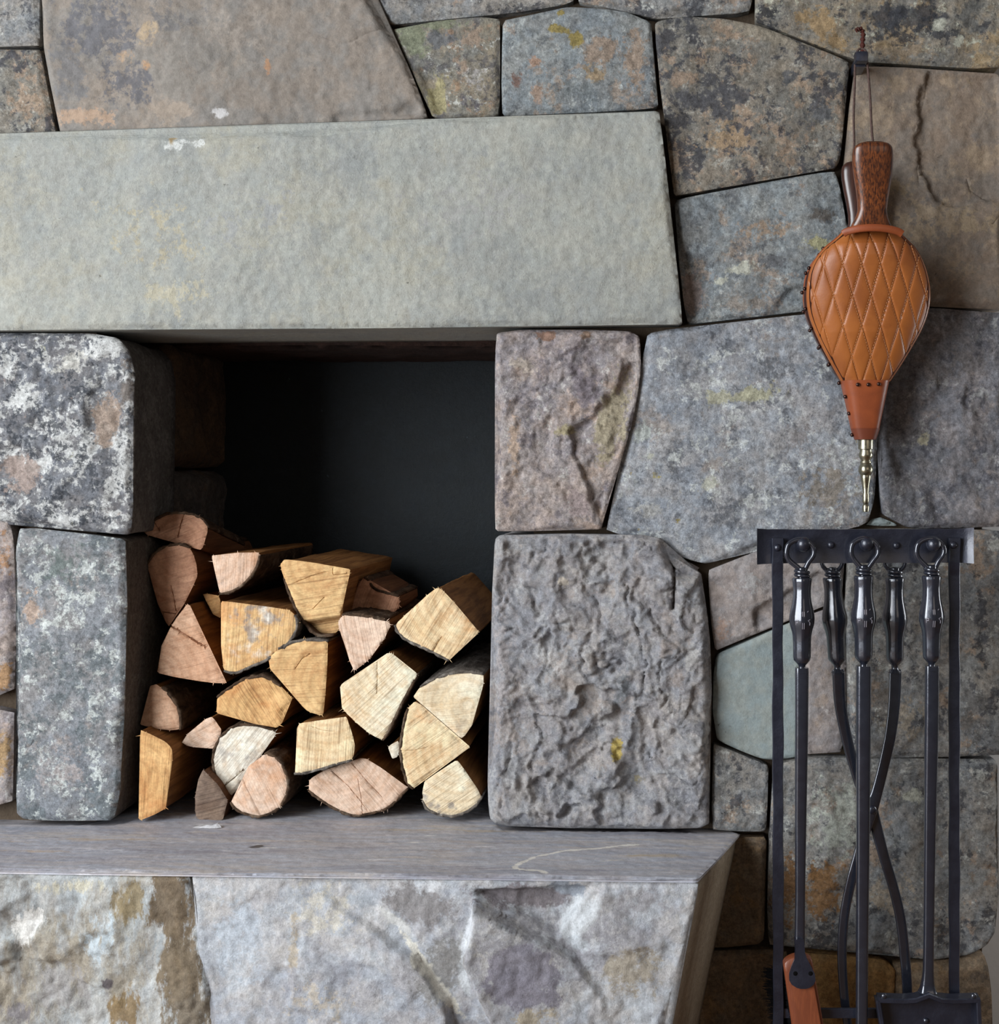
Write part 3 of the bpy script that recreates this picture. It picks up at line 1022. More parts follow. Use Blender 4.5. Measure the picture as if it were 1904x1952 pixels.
wall_stone([(1240, 1818), (1360, 1816), (1470, 1810), (1505, 1814), (1510, 1900), (1500, 2108), (1240, 2108)], -.004, 'brownlow', amp=.010, r=.008)
wall_stone([(1512, 1816), (1600, 1820), (1690, 1832), (1712, 1850), (1708, 1890), (1690, 1930), (1680, 2108), (1506, 2108)], -.008, 'orange', amp=.006, r=.010)
wall_stone([(1700, 1838), (1790, 1842), (1850, 1834), (1878, 1822), (1888, 1850), (1894, 1900), (1898, 2108), (1688, 2108), (1700, 1935), (1722, 1880)], -.002, 'brownlow', amp=.006, depth=.3)
# left pillar
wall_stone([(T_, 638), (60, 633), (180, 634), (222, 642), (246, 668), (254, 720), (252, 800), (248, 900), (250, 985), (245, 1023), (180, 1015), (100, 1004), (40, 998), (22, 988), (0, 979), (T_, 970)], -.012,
           'white', amp=.008, terr=.007, chip=.004, cscale=18, r=.009, depth=.20, gap=.0015, rough_side=.005, side=(96, 93, 90),  # niche-side face: shade put into a darker colour, and no lichen
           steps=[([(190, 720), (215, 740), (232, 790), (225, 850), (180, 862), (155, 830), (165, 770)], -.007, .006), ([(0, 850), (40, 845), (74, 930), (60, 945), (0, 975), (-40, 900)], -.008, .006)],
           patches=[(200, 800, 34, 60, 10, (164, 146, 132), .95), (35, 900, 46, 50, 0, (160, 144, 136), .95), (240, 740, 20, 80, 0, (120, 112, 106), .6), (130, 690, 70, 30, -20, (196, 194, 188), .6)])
wall_stone([(T_, 980), (0, 984), (21, 994), (27, 1030), (23, 1100), (31, 1200), (28, 1330), (T_, 1346)], -.004, 'pinkgrey', amp=.008, terr=.008, patches=[(10, 1060, 20, 60, 0, (164, 126, 92), .6), (10, 1290, 24, 40, 0, (168, 132, 92), .7)])
wall_stone([(T_, 1352), (26, 1348), (25, 1450), (22, 1540), (T_, 1556)], -.002, 'pinkgrey', amp=.008, terr=.008, patches=[(0, 1440, 30, 60, 0, (168, 138, 96), .7)])
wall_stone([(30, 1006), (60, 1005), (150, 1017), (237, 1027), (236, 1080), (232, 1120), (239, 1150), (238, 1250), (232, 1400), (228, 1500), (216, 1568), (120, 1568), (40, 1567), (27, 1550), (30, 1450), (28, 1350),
            (35, 1200), (27, 1110), (25, 1050)], -.014, 'palelichen', amp=.007, terr=.004, r=.008, depth=.23, gap=.0015, rough_side=.004, side=(92, 84, 77),  # side face colour darkened to carry niche shade, free of lichen
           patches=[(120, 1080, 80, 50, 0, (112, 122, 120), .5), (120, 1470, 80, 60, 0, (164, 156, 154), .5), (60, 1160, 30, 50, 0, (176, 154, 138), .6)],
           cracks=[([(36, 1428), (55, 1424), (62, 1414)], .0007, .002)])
# lintel
wall_stone([(T_, 262), (0, 259), (112, 257), (200, 259), (320, 259), (400, 257), (480, 251), (620, 252), (700, 241), (760, 233), (817, 226), (955, 224), (1050, 217), (1150, 215), (1258, 206),
            (1264, 260), (1276, 370), (1286, 460), (1297, 560), (1303, 621), (1200, 617), (1000, 622), (800, 625), (600, 627), (400, 626), (200, 628), (0, 630), (T_, 632)], -.034, 'lintel', name='lintel',
           depth=.25, amp=.006, nscale=4, r=.006, gap=.002, h=.0055, corner=.08, edge=.002,
           patches=[(345, 275, 60, 14, 0, (206, 208, 206), .6), (328, 262, 12, 18, 0, (160, 138, 100), .8), (900, 400, 200, 90, -10, (160, 160, 158), .45), (480, 420, 140, 60, -20, (156, 158, 158), .45), (300, 450, 140, 100, 30, (178, 170, 148), .4),
                    (350, 560, 100, 50, 0, (184, 178, 158), .5)])
# niche lining
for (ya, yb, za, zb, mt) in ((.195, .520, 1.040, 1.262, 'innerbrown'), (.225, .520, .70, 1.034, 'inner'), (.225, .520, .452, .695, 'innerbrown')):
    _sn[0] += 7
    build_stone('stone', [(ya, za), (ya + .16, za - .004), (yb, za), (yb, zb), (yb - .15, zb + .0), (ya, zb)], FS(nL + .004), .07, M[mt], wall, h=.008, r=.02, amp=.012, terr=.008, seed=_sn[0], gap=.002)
for (za, zb) in ((.452, .92), (.925, 1.262)):
    pass
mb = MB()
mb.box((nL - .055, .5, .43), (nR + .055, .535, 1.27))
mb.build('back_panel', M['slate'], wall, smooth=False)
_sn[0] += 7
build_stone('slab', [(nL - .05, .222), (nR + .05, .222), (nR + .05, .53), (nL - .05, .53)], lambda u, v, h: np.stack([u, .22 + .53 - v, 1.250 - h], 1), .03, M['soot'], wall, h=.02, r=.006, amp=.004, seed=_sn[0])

# ------------------------------------------------------------------ hearth
PF = -.255
hearth = thing('hearth', (-.5, -.12, 0), 'long raised grey stone hearth ledge with rough rock front under the log niche', 'hearth')
_sn[0] += 7
_hl = X(T_)
top_loop = [(_hl, PF + .004), (X(120, PF), PF + .006), (X(250, PF), PF + .002), (X(340, PF), PF + .006), (X(420, PF), PF - .001), (X(700, PF), PF), (X(1000, PF), PF + .002), (X(1200, PF), PF), (X(1330, PF), PF + .001),
            (.090, -.16), (.112, -.08), (X(1411), -.002), (X(1411) - .1, -.001), (nR + .004, -.001), (nR + .004, .495), (nL - .004, .495), (nL - .004, -.001), (_hl, -.001)]


def on_slab(px, py):
    z = ledge(X(px, -.1))
    y = (CAM_Z - z) * DIST / ((py - VPY) * S0) - DIST
    return X(px, y), y


VEIN = [(1218, 1609), (1180, 1612), (1144, 1616), (1110, 1619), (1077, 1622), (1048, 1627), (1020, 1632), (1006, 1638), (993, 1644), (984, 1649), (979, 1653), (988, 1656), (1000, 1658), (1027, 1659), (1043, 1665)]
vein = []
for (ax_, ay_), (bx_, by_) in zip(VEIN[:-1], VEIN[1:]):
    p0, p1 = on_slab(ax_, ay_), on_slab(bx_, by_)
    L__ = math.hypot(p1[0] - p0[0], p1[1] - p0[1])
    vein.append(((p0[0] + p1[0]) / 2, (p0[1] + p1[1]) / 2, L__ * .62, .0052, math.atan2(p1[1] - p0[1], p1[0] - p0[0]), (226, 222, 214), 1.3))
build_stone('slab', top_loop, lambda u, v, h: np.stack([u, v, ledge(u) + h - .0005], 1), .0045, M['hearthtop'], hearth, h=.0045, r=.0025, amp=.0016, nscale=7, fine=.0005, gap=.0, edge=.0012, seed=_sn[0], ringstep=.003, corner=.04,
            rough_side=.0,
            patches=vein + [on_slab(395, 1572) + (.03, .008, 0, (214, 214, 218), .8), on_slab(800, 1606) + (.04, .006, .1, (210, 208, 204), .6), on_slab(820, 1593) + (.02, .005, 0, (214, 214, 214), .7),
                     on_slab(200, 1600) + (.2, .02, .1, (178, 162, 146), .45), on_slab(60, 1620) + (.12, .012, 0, (178, 160, 142), .45), on_slab(900, 1620) + (.2, .03, .05, (166, 156, 152), .4), on_slab(1240, 1630) + (.1, .014, 0, (176, 162, 144), .6),
                     on_slab(1160, 1640) + (.03, .006, .2, (206, 200, 188), .7), on_slab(489, 1613) + (.012, .009, .3, (66, 58, 54), 1.3), on_slab(512, 1615) + (.018, .006, 0, (212, 212, 212), .8), on_slab(900, 1583) + (.3, .012, 0, (178, 166, 152), .5)])

def htop(x):
    return 900 + (CAM_Z - ledge(X(x, PF)) + .0052) / sc(PF)


def hearth_stone(pts, mat, seed, **kw):
    pk = sc(PF)
    for key in ('patches',):
        kw[key] = [(X(p[0], PF), Z(p[1], PF), p[2] * pk, p[3] * pk, -math.radians(p[4]), p[5], p[6]) for p in kw.get(key, ())]
    def ramp(r_):
        return (X(r_[0], PF), Z(r_[1], PF), X(r_[2], PF) - X(r_[0], PF), Z(r_[3], PF) - Z(r_[1], PF))
    kw['steps'] = [(pxl(s_[0], PF), s_[1], s_[2]) + tuple(s_[3:4]) + tuple(ramp(q_) for q_ in s_[4:5]) for s_ in kw.get('steps', ())]
    kw['cracks'] = [(pxl(s_[0], PF), s_[1], s_[2]) for s_ in kw.get('cracks', ())]
    return build_stone('stone', pxl(pts, PF), FW(PF + .004), .25, M[mat], hearth, seed=seed, h=.0045, **kw)


TH = VPX + (T_ - VPX) * DIST / (DIST + PF)
hearth_stone([(TH, htop(TH)), (0, htop(0)), (200, htop(200)), (358, htop(358)), (362, 1700), (368, 1760), (382, 1830), (398, 1880), (402, 1952), (404, 2100), (404, 2268), (TH, 2268)], 'hearthl', 900, amp=.012, nscale=6, terr=.008, tscale=5, chip=.006, cscale=7, r=.005, gap=.0015,
             patches=[(325, 1730, 55, 110, -8, (112, 92, 64), .95), (340, 1850, 60, 110, -8, (116, 98, 72), .9), (360, 1930, 60, 70, 0, (122, 108, 88), .8), (250, 1720, 60, 60, 0, (146, 130, 98), .65), (60, 1760, 60, 40, -40, (226, 224, 220), .7), (110, 1890, 100, 80, 0, (160, 157, 156), .6),
                      (235, 1930, 40, 50, 20, (132, 108, 70), .8), (190, 1790, 40, 80, 20, (196, 208, 216), .6), (300, 1800, 30, 90, 10, (168, 174, 178), .6), (40, 1930, 60, 40, 0, (136, 132, 136), .6), (200, 1880, 16, 12, 0, (92, 84, 90), .8), (130, 1690, 100, 20, 0, (206, 200, 180), .6)],
             steps=[([(-80, 1790), (20, 1760), (60, 1700), (-80, 1690)], .012, .02), ([(-60, 1790), (28, 1790), (36, 1830), (-60, 1850)], .014, .012)])
hearth_stone([(361, htop(361)), (500, htop(500)), (700, htop(700)), (900, htop(900)), (1100, htop(1100)), (1334, htop(1334)), (1322, 1740), (1306, 1800), (1296, 1830), (1282, 1890), (1264, 1956), (1240, 2100), (1225, 2268), (408, 2268), (408, 2100), (406, 1952),
              (402, 1880), (386, 1830), (372, 1760), (366, 1700)], 'hearthr', 917, amp=.010, nscale=5, terr=.004, tscale=4, chip=.0045, cscale=7, r=.004, gap=.0012, shear=.072, side=(156, 138, 112), corner=.1,
             steps=[([(905, 1712), (1040, 1785), (1097, 1824), (1150, 1900), (1180, 2050), (1000, 2080), (950, 1990), (915, 1900), (880, 1826), (890, 1790)], .040, .006, .25, (905, 1740, 1130, 1990)),
                    ([(905, 1700), (1060, 1790), (1092, 1740), (1128, 1694), (1000, 1690), (960, 1690)], -.018, .006, .3),
                    ([(1150, 1690), (1330, 1690), (1330, 1800), (1110, 1830), (1095, 1790)], .010, .010, .6, (1120, 1700, 1330, 1800)),
                    ([(600, 1690), (705, 1760), (790, 1815), (860, 1905), (872, 1990), (400, 2000), (380, 1690)], .022, .008, .35, (840, 1800, 480, 1800))],
             patches=[(1000, 1715, 130, 36, 8, (126, 118, 122), .85), (800, 1725, 100, 50, 15, (140, 136, 136), .8), (1000, 1850, 100, 90, 25, (132, 128, 140), .95), (840, 1850, 60, 90, 35, (136, 134, 132), .8), (896, 1770, 12, 60, 18, (218, 221, 226), 1.0), (885, 1865, 12, 60, -18, (206, 210, 214), .9),
                      (1100, 1755, 70, 40, -48, (204, 208, 212), .9), (1100, 1800, 40, 24, 30, (200, 206, 212), .8), (1078, 1700, 52, 30, 0, (148, 156, 168), .8), (1050, 1800, 330, 150, 0, (158, 157, 163), .55), (620, 1740, 120, 100, 20, (204, 199, 188), .5), (820, 1850, 14, 130, -36, (224, 220, 208), .95), (760, 1760, 14, 90, -50, (214, 214, 212), .7),
                      (450, 1790, 80, 120, 0, (186, 194, 204), .6), (600, 1900, 120, 60, 0, (192, 182, 168), .5), (560, 1790, 18, 110, 4, (192, 180, 162), .6), (1220, 1720, 100, 40, 0, (162, 160, 164), .6), (1200, 1850, 90, 80, 0, (166, 156, 140), .65), (1020, 1930, 60, 50, 0, (176, 164, 142), .6),
                      (690, 1720, 60, 30, 0, (168, 174, 182), .6), (820, 1690, 40, 16, 0, (214, 216, 220), .8)])

# ------------------------------------------------------------------ firewood
LOGGROUP = 'split firewood logs stacked in the niche'
TONES = {   # c1, c2, c3 of the cut end
    'tan': ((213, 180, 130), (200, 161, 112), (172, 124, 80)),
    'gold': ((206, 166, 114), (193, 148, 97), (160, 111, 68)),
    'pink': ((208, 170, 142), (194, 153, 124), (166, 120, 90)),
    'red': ((192, 148, 120), (176, 131, 104), (144, 100, 78)),
    'pale': ((228, 215, 190), (219, 201, 170), (192, 162, 122)),
    'cream': ((226, 204, 168), (214, 187, 146), (188, 146, 102)),
    'rose': ((214, 188, 168), (204, 174, 152), (178, 138, 108)),
    'brown': ((128, 108, 92), (112, 94, 82), (80, 64, 56)),
    'white': ((220, 213, 199), (208, 197, 178), (172, 150, 124)),
}


def log(pts, y, tone, label, pith, ang=1.3, length=.36, bark=(), barkm='bark', lean=(0, 0), face=(0, 0), cracks=(), grey=0.0, saw=1.0, side='split', steps=(), taper=.97, curl=.0, splint=.3, ring=430, sag=0):
    _sn[0] += 11
    seed = _sn[0]
    rng = random.Random(seed)
    k = sc(y)
    loop = np.array(pxl(pts, y))
    if area2(loop) < 0:
        loop = loop[::-1]
        n_ = len(pts)
        bark = [((n_ - 1 - b_) % n_, (n_ - 1 - a_) % n_) for a_, b_ in bark]
    zmin = loop[:, 1].min()
    cx = loop[:, 0].mean()
    cz = loop[:, 1].mean()
    h = .0030
    b = resample(chaikin(loop, .12, 1), h)
    nrm = normals2(b)
    b = b - nrm * (.0008 + .0012 * fbm(b[:, 0] * 90, b[:, 1] * 90, 3, seed))[:, None]
    keep = [0]
    for i in range(1, len(b)):
        if np.hypot(*(b[i] - b[keep[-1]])) > .4 * h:
            keep.append(i)
    b = b[keep]
    extra = []
    crk = [(np.array(pxl(c_[0], y)), c_[1] * k, c_[2]) for c_ in cracks]
    for pl, w, dp in crk:
        for a_, c_ in zip(pl[:-1], pl[1:]):
            L = np.hypot(*(c_ - a_))
            m = max(2, int(L / .0022))
            t = (c_ - a_) / L
            pn = np.array([-t[1], t[0]])
            for i in range(m):
                q = a_ + (c_ - a_) * (i + .5) / m + pn * rng.uniform(-.4, .4) * w
                extra += [q, q + pn * w, q - pn * w]
    V, T, be = sheet(b, h * 1.25, np.array(extra) if extra else None, seed)
    d = poly_dist(V, b)
    bi = np.array(sorted(set(i for e_ in be for i in e_)))
    d[bi] = 0
    u, v = V[:, 0], V[:, 1]
    H = face[0] * (u - cx) + face[1] * (v - cz) + .0025 * fbm(u * 22, v * 22, 3, seed) * sstep(0, .008, d) - .0022 * (1 - sstep(0, .0035, d))
    ca, sa = math.cos(ang), math.sin(ang)
    acr = v * ca - u * sa
    H += .0008 * fbm(acr * 240, u * 12, 2, seed + 2) * saw
    for st in steps:
        pl = np.array(pxl(st[0], y))
        sd = np.where(inside(V, pl), poly_dist(V, pl), -poly_dist(V, pl))
        H += st[1] * sstep(-.001, st[2], sd)
    for pl, w, dp in crk:
        H -= dp * np.clip(1 - poly_dist(V, pl, False) / (w * 1.15), 0, 1)
    verts = [np.stack([u, y - H, v], 1)]
    faces = [tuple(t_) for t_ in T]
    mi = [0] * len(faces)
    bn = {}
    for a_, c_ in be:
        tt = V[c_] - V[a_]
        tt = tt / (np.hypot(*tt) + 1e-12)
        o_ = np.array([tt[1], -tt[0]])
        bn[a_] = bn.get(a_, 0) + o_
        bn[c_] = bn.get(c_, 0) + o_
    on = np.array([bn[g] for g in bi])
    on /= np.hypot(on[:, 0], on[:, 1])[:, None] + 1e-9
    nr = max(4, int(length / .02))
    prev = {g: g for g in bi}
    base = len(V)
    for f in [.0012 / length, .004 / length] + [kk / nr for kk in range(1, nr + 1)]:
        s_ = 1 + (taper - 1) * f
        off = .0022 * fbm(u[bi] * 60 + v[bi] * 37, np.full(len(bi), f * length * 7), 3, seed + 4) * min(1, f * 8) - .0010
        uu = cx + (u[bi] - cx) * s_ + on[:, 0] * off + lean[0] * f * length
        vv = zmin + (v[bi] - zmin) * s_ + on[:, 1] * off + lean[1] * f * length
        verts.append(np.stack([uu, (y - H[bi]) * (1 - f) + (y + length) * f + 0 * uu, vv], 1))
        cur = {g: base + i for i, g in enumerate(bi)}
        for a_, c_ in be:
            faces.append((prev[a_], cur[a_], cur[c_], prev[c_]))
            mi.append(1)
        prev = cur
        base += len(bi)
    nxt = dict(be)
    cap = [be[0][0]]
    while True:
        q = nxt.get(cap[-1])
        if q is None or q == cap[0] or len(cap) > len(be):
            break
        cap.append(q)
    faces.append(tuple(prev[g] for g in reversed(cap)))
    mi.append(0)
    VV = np.vstack(verts)
    # splinters torn up along the sawn edge
    sv, sf, si = [], [], []
    n0 = len(VV)
    for j, g in enumerate(bi):
        if rng.random() < splint * .9:
            p = VV[g]
            L = rng.uniform(.001, .0028) if rng.random() < .8 else rng.uniform(.003, .0075)
            o_ = on[j]
            w = rng.uniform(.0004, .0011)
            dirv = np.array([o_[0] + rng.uniform(-.5, .5), rng.uniform(-.6, .3), o_[1] + rng.uniform(-.5, .5)])
            a0 = n0 + len(sv)
            t2 = np.array([-o_[1], 0, o_[0]])
            sv += [p + t2 * w - dirv * .001, p - t2 * w - dirv * .001, p + np.array([0, 2.2 * w, 0]) - dirv * .001, p + dirv * L]
            sf += [(a0, a0 + 1, a0 + 3), (a0 + 1, a0 + 2, a0 + 3), (a0 + 2, a0, a0 + 3), (a0, a0 + 2, a0 + 1)]
            si += [0] * 4
    if sv:
        VV = np.vstack([VV, np.array(sv)])
        faces += sf
        mi += si
    org = (cx, y + length * .5, zmin)
    c1, c2, c3 = TONES[tone]
    em = wood_end('wood_cut_end', c1, c2, c3, ((X(pith[0], y) - cx), Z(pith[1], y) - zmin), ang, ring, saw, grey)
    o = mesh_obj('firewood_log', VV, faces, [em, M[side]], None, org, matidx=mi, split=.9)
    tag(o, label, 'log', LOGGROUP)
    # bark jacket over the round part of the log
    for (i0, i1) in bark:
        n_ = len(loop)
        idx = [i0]
        while idx[-1] != i1:
            idx.append((idx[-1] + 1) % n_)
        pl = loop[idx]
        rs = []
        for a_, c_ in zip(pl[:-1], pl[1:]):
            m = max(1, int(np.hypot(*(c_ - a_)) / .004))
            for i in range(m):
                rs.append(a_ + (c_ - a_) * i / m)
        rs.append(pl[-1])
        rs = np.array(rs)
        for _ in range(3):
            rs[1:-1] = rs[1:-1] * .5 + .25 * (rs[:-2] + rs[2:])
        tt = np.gradient(rs, axis=0)
        tt /= np.hypot(tt[:, 0], tt[:, 1])[:, None] + 1e-9
        on2 = np.stack([tt[:, 1], -tt[:, 0]], 1)
        m = len(rs)
        nl = max(6, int(length / .012))
        outer, inner = [], []
        ed = np.minimum(np.arange(m), m - 1 - np.arange(m))
        edf = np.clip(ed / 2.0, 0, 1)
        for kk in range(nl + 1):
            f = kk / nl
            s_ = 1 + (taper - 1) * f
            rid = fbm(np.arange(m) * .55, np.full(m, f * length * 9), 4, seed + 8)
            th = (.0024 + .0022 * rid) * (.35 + .65 * edf)
            th = np.clip(th, .0006, .006)
            yy = y + .0008 + f * (length - .004) + (0.003 * fbm(np.arange(m) * .4, np.zeros(m), 2, seed + 9) if kk == 0 else 0)
            for arr, of in ((outer, th), (inner, np.full(m, -.002))):
                uu = cx + (rs[:, 0] - cx) * s_ + on2[:, 0] * of + lean[0] * f * length
                vv = zmin + (rs[:, 1] - zmin) * s_ + on2[:, 1] * of + lean[1] * f * length
                arr.append(np.stack([uu, yy + 0 * uu, vv], 1))
        A = np.vstack(outer + inner)
        N = (nl + 1) * m
        F = []
        for kk in range(nl):
            for i in range(m - 1):
                a0 = kk * m + i
                F.append((a0, a0 + m, a0 + m + 1, a0 + 1))
                a1 = N + a0
                F.append((a1, a1 + 1, a1 + m + 1, a1 + m))
            for i in (0, m - 1):
                a0 = kk * m + i
                q = (a0, N + a0, N + a0 + m, a0 + m)
                F.append(q if i == 0 else q[::-1])
        for i in range(m - 1):
            F.append((i, i + 1, N + i + 1, N + i))
            e0 = nl * m + i
            F.append((e0, N + e0, N + e0 + 1, e0 + 1))
        mesh_obj('bark', A, F, M[barkm], o, ((rs[:, 0].mean()), y + length * .5, rs[:, 1].mean()))
    return o


log([(270, 1013), (291, 992), (316, 979), (342, 977), (369, 981), (386, 990), (397, 1005), (393, 1023), (388, 1040), (383, 1050), (365, 1043), (342, 1036), (312, 1028), (297, 1023), (278, 1021)], .10, 'red',
    'half-round reddish log with two dark cracks lying topmost at the left of the woodpile', (345, 1035), .4, .20, [(0, 6)], lean=(.02, -.20), face=(.05, .0), cracks=[([(351, 979), (345, 1000), (339, 1022)], .9, .006), ([(291, 993), (303, 1012)], .8, .005)], side='splitdk')
log([(279, 1076), (295, 1053), (316, 1041), (340, 1037), (361, 1043), (371, 1062), (377, 1093), (373, 1106), (361, 1131), (352, 1151), (335, 1169), (322, 1196), (316, 1190), (308, 1167), (299, 1151), (295, 1131), (285, 1100)], .09, 'red',
    'tall brown wedge log tapering to a point below, just under the half-round reddish log', (345, 1050), .3, .34, [(0, 4)], cracks=[([(326, 1117), (332, 1145), (335, 1166)], .8, .005), ([(309, 1167), (335, 1170)], .9, .006)], side='splitdk', saw=.5)
log([(401, 1059), (418, 1057), (446, 1060), (450, 1053), (467, 1052), (492, 1053), (495, 1059), (488, 1083), (477, 1100), (458, 1119), (439, 1129), (418, 1133), (411, 1100)], .07, 'rose',
    'pale quarter log with a notched top edge and dark bark on its right side', (405, 1062), 1.5, .36, [(6, 11)], grey=.35)
log([(532, 1076), (541, 1065), (600, 1073), (640, 1079), (668, 1084), (664, 1105), (658, 1135), (650, 1165), (645, 1195), (635, 1212), (605, 1213), (585, 1195), (565, 1165), (552, 1135), (540, 1102)], .06, 'tan',
    'large yellow wedge log with a flat sloping top at the crest of the woodpile', (600, 1075), .15, .38, [(9, 14)], cracks=[([(558, 1112), (600, 1095), (622, 1090)], .7, .003), ([(597, 1160), (618, 1138)], .7, .003), ([(634, 1083), (634, 1096), (660, 1094)], .7, .003)],
    steps=[([(560, 1186), (600, 1180), (680, 1168), (680, 1240), (560, 1240)], -.022, .010)])
log([(419, 1145), (441, 1148), (467, 1151), (511, 1157), (551, 1162), (562, 1172), (568, 1189), (562, 1206), (551, 1225), (532, 1241), (509, 1258), (477, 1271), (449, 1284), (426, 1280), (420, 1225), (424, 1187)], .045, 'tan',
    'broad yellow split log with a white-stained rounded right end below the notched pale log', (430, 1150), 1.5, .38, [(5, 13)], 'barkgrey', grey=.75)
log([(356, 1152), (363, 1155), (384, 1205), (401, 1241), (420, 1282), (434, 1303), (422, 1304), (373, 1299), (335, 1292), (298, 1284), (303, 1254), (306, 1233), (323, 1197), (329, 1187), (339, 1172)], .065, 'pink',
    'triangular pinkish log split by one long diagonal crack beside the left niche wall', (300, 1290), .25, .34, [], cracks=[([(325, 1194), (352, 1209), (375, 1224), (393, 1234)], 1.3, .010)], saw=.6)
log([(384, 1131), (416, 1134), (420, 1146), (421, 1180), (405, 1172), (392, 1146)], .13, 'gold', 'small shaded log end tucked behind between the brown wedge log and the broad yellow log', (400, 1150), .4, .28, [], side='splitdk')
log([(285, 1308), (297, 1304), (308, 1310), (321, 1323), (335, 1342), (342, 1359), (344, 1376), (343, 1392), (316, 1393), (287, 1388), (265, 1382), (274, 1366), (281, 1349), (283, 1323)], .055, 'pink',
    'small fin-shaped pink log with bark on its right, resting on the upright golden block', (285, 1390), .15, .34, [(2, 7)], saw=.5)
log([(412, 1329), (439, 1310), (463, 1295), (484, 1291), (503, 1288), (512, 1295), (535, 1308), (558, 1331), (550, 1349), (538, 1355), (539, 1378), (527, 1389), (505, 1385), (467, 1376), (439, 1366), (411, 1361)], .045, 'gold',
    'golden hexagonal log end with a knot swirl, above the pale round log', (500, 1355), -1.0, .38, [(0, 6)])
log([(344, 1416), (357, 1399), (376, 1383), (391, 1370), (403, 1366), (416, 1382), (423, 1391), (414, 1417), (403, 1429), (391, 1421), (387, 1412), (376, 1419), (369, 1427), (353, 1421)], .065, 'rose',
    'small pale forked scrap of firewood wedged left of the pale round log', (400, 1380), .5, .26, [], saw=.4)
log([(265, 1391), (287, 1400), (316, 1414), (329, 1431), (328, 1452), (319, 1470), (317, 1497), (316, 1535), (317, 1542), (293, 1554), (262, 1566), (265, 1516), (266, 1459)], .012, 'gold',
    'upright golden block of wood in the bottom left corner of the niche', (255, 1480), 1.5, .38, [], saw=.6)
log([(371, 1555), (370, 1525), (375, 1490), (386, 1466), (398, 1478), (416, 1497), (424, 1514), (433, 1527), (429, 1546), (425, 1564), (400, 1565), (378, 1564)], .034, 'brown',
    'small weathered grey-brown log standing on the hearth left of the round brown log', (380, 1500), .25, .34, [], saw=1.4, side='splitdk')
log([(404, 1453), (408, 1427), (420, 1404), (439, 1387), (463, 1381), (491, 1383), (524, 1393), (527, 1400), (516, 1414), (505, 1427), (486, 1438), (474, 1451), (470, 1460), (464, 1480), (455, 1500), (438, 1522), (425, 1507), (415, 1491), (408, 1475)], .062, 'white',
    'pale cream round log with a bite missing, lying behind the round brown log', (470, 1452), .9, .38, [(16, 6)], 'bark', cracks=[([(426, 1499), (445, 1484), (462, 1469)], .9, .007)], grey=.45, ring=330)
log([(471, 1461), (486, 1453), (503, 1437), (520, 1440), (535, 1452), (544, 1474), (550, 1497), (544, 1520), (533, 1540), (514, 1552), (491, 1558), (467, 1552), (448, 1543), (438, 1530), (448, 1514), (460, 1497), (474, 1482), (476, 1471)], .036, 'rose',
    'round brown log with a ragged rim, in front of the pale cream round log', (495, 1500), -1.1, .40, [(2, 13)], side='splitdk', grey=.15)
log([(509, 1258), (515, 1247), (530, 1236), (560, 1223), (590, 1220), (625, 1222), (624, 1260), (622, 1300), (618, 1340), (616, 1366), (600, 1362), (585, 1357), (570, 1340), (555, 1320), (540, 1300), (515, 1278)], .045, 'tan',
    'tall yellow log with square right edge and dark orange split side, amid the woodpile', (640, 1300), .05, .38, [(0, 5)], 'barkgrey', cracks=[([(562, 1275), (575, 1256), (592, 1246)], .7, .003)])
log([(642, 1188), (652, 1171), (685, 1173), (704, 1176), (736, 1182), (745, 1190), (742, 1201), (730, 1222), (704, 1258), (675, 1281), (666, 1264), (658, 1235), (649, 1211)], .04, 'rose',
    'small pale triangular log with a splintered top edge, below the dark splintered stub', (700, 1170), 1.75, .36, [(1, 4)], splint=1.2)
log([(834, 1119), (844, 1125), (863, 1146), (884, 1171), (901, 1190), (914, 1207), (886, 1228), (870, 1245), (855, 1260), (827, 1245), (798, 1231), (776, 1222), (757, 1205), (751, 1192), (772, 1171), (797, 1152), (814, 1133)], .03, 'cream',
    'big squarish tilted log with pale and orange bands at the upper right of the woodpile', (905, 1120), 1.0, .40, [(8, 13)], 'barkgrey', cracks=[([(842, 1213), (832, 1229), (823, 1245)], .8, .004)], splint=.7)
log([(719, 1261), (736, 1245), (747, 1245), (768, 1264), (797, 1285), (783, 1309), (766, 1340), (751, 1372), (738, 1398), (729, 1412), (700, 1398), (681, 1381), (649, 1351), (660, 1336), (645, 1307), (681, 1285)], .03, 'pale',
    'pale fan-shaped log with diagonal saw lines in the middle right of the woodpile', (800, 1230), .75, .40, [(4, 9)], cracks=[([(718, 1262), (719, 1290), (718, 1322)], .7, .003)], splint=.6)
log([(785, 1330), (800, 1309), (827, 1294), (863, 1283), (893, 1281), (922, 1285), (922, 1305), (914, 1334), (903, 1353), (901, 1381), (893, 1395), (880, 1409), (867, 1399), (855, 1377), (827, 1358), (808, 1341)], .025, 'pale',
    'cream half-moon log with dark rounded upper rim against the right niche wall', (890, 1345), .1, .40, [(1, 5)], 'barkgrey', grey=.25, saw=.4)
log([(790, 1337), (805, 1344), (819, 1366), (839, 1381), (862, 1398), (877, 1414), (898, 1424), (870, 1442), (840, 1463), (806, 1489), (787, 1505), (775, 1493), (766, 1461), (762, 1429), (768, 1385), (776, 1351)], .03, 'cream',
    'golden quarter log with slanting saw lines below the cream half-moon log', (905, 1425), .62, .40, [(10, 15)], cracks=[([(765, 1431), (790, 1430), (815, 1424)], .6, .0025)])
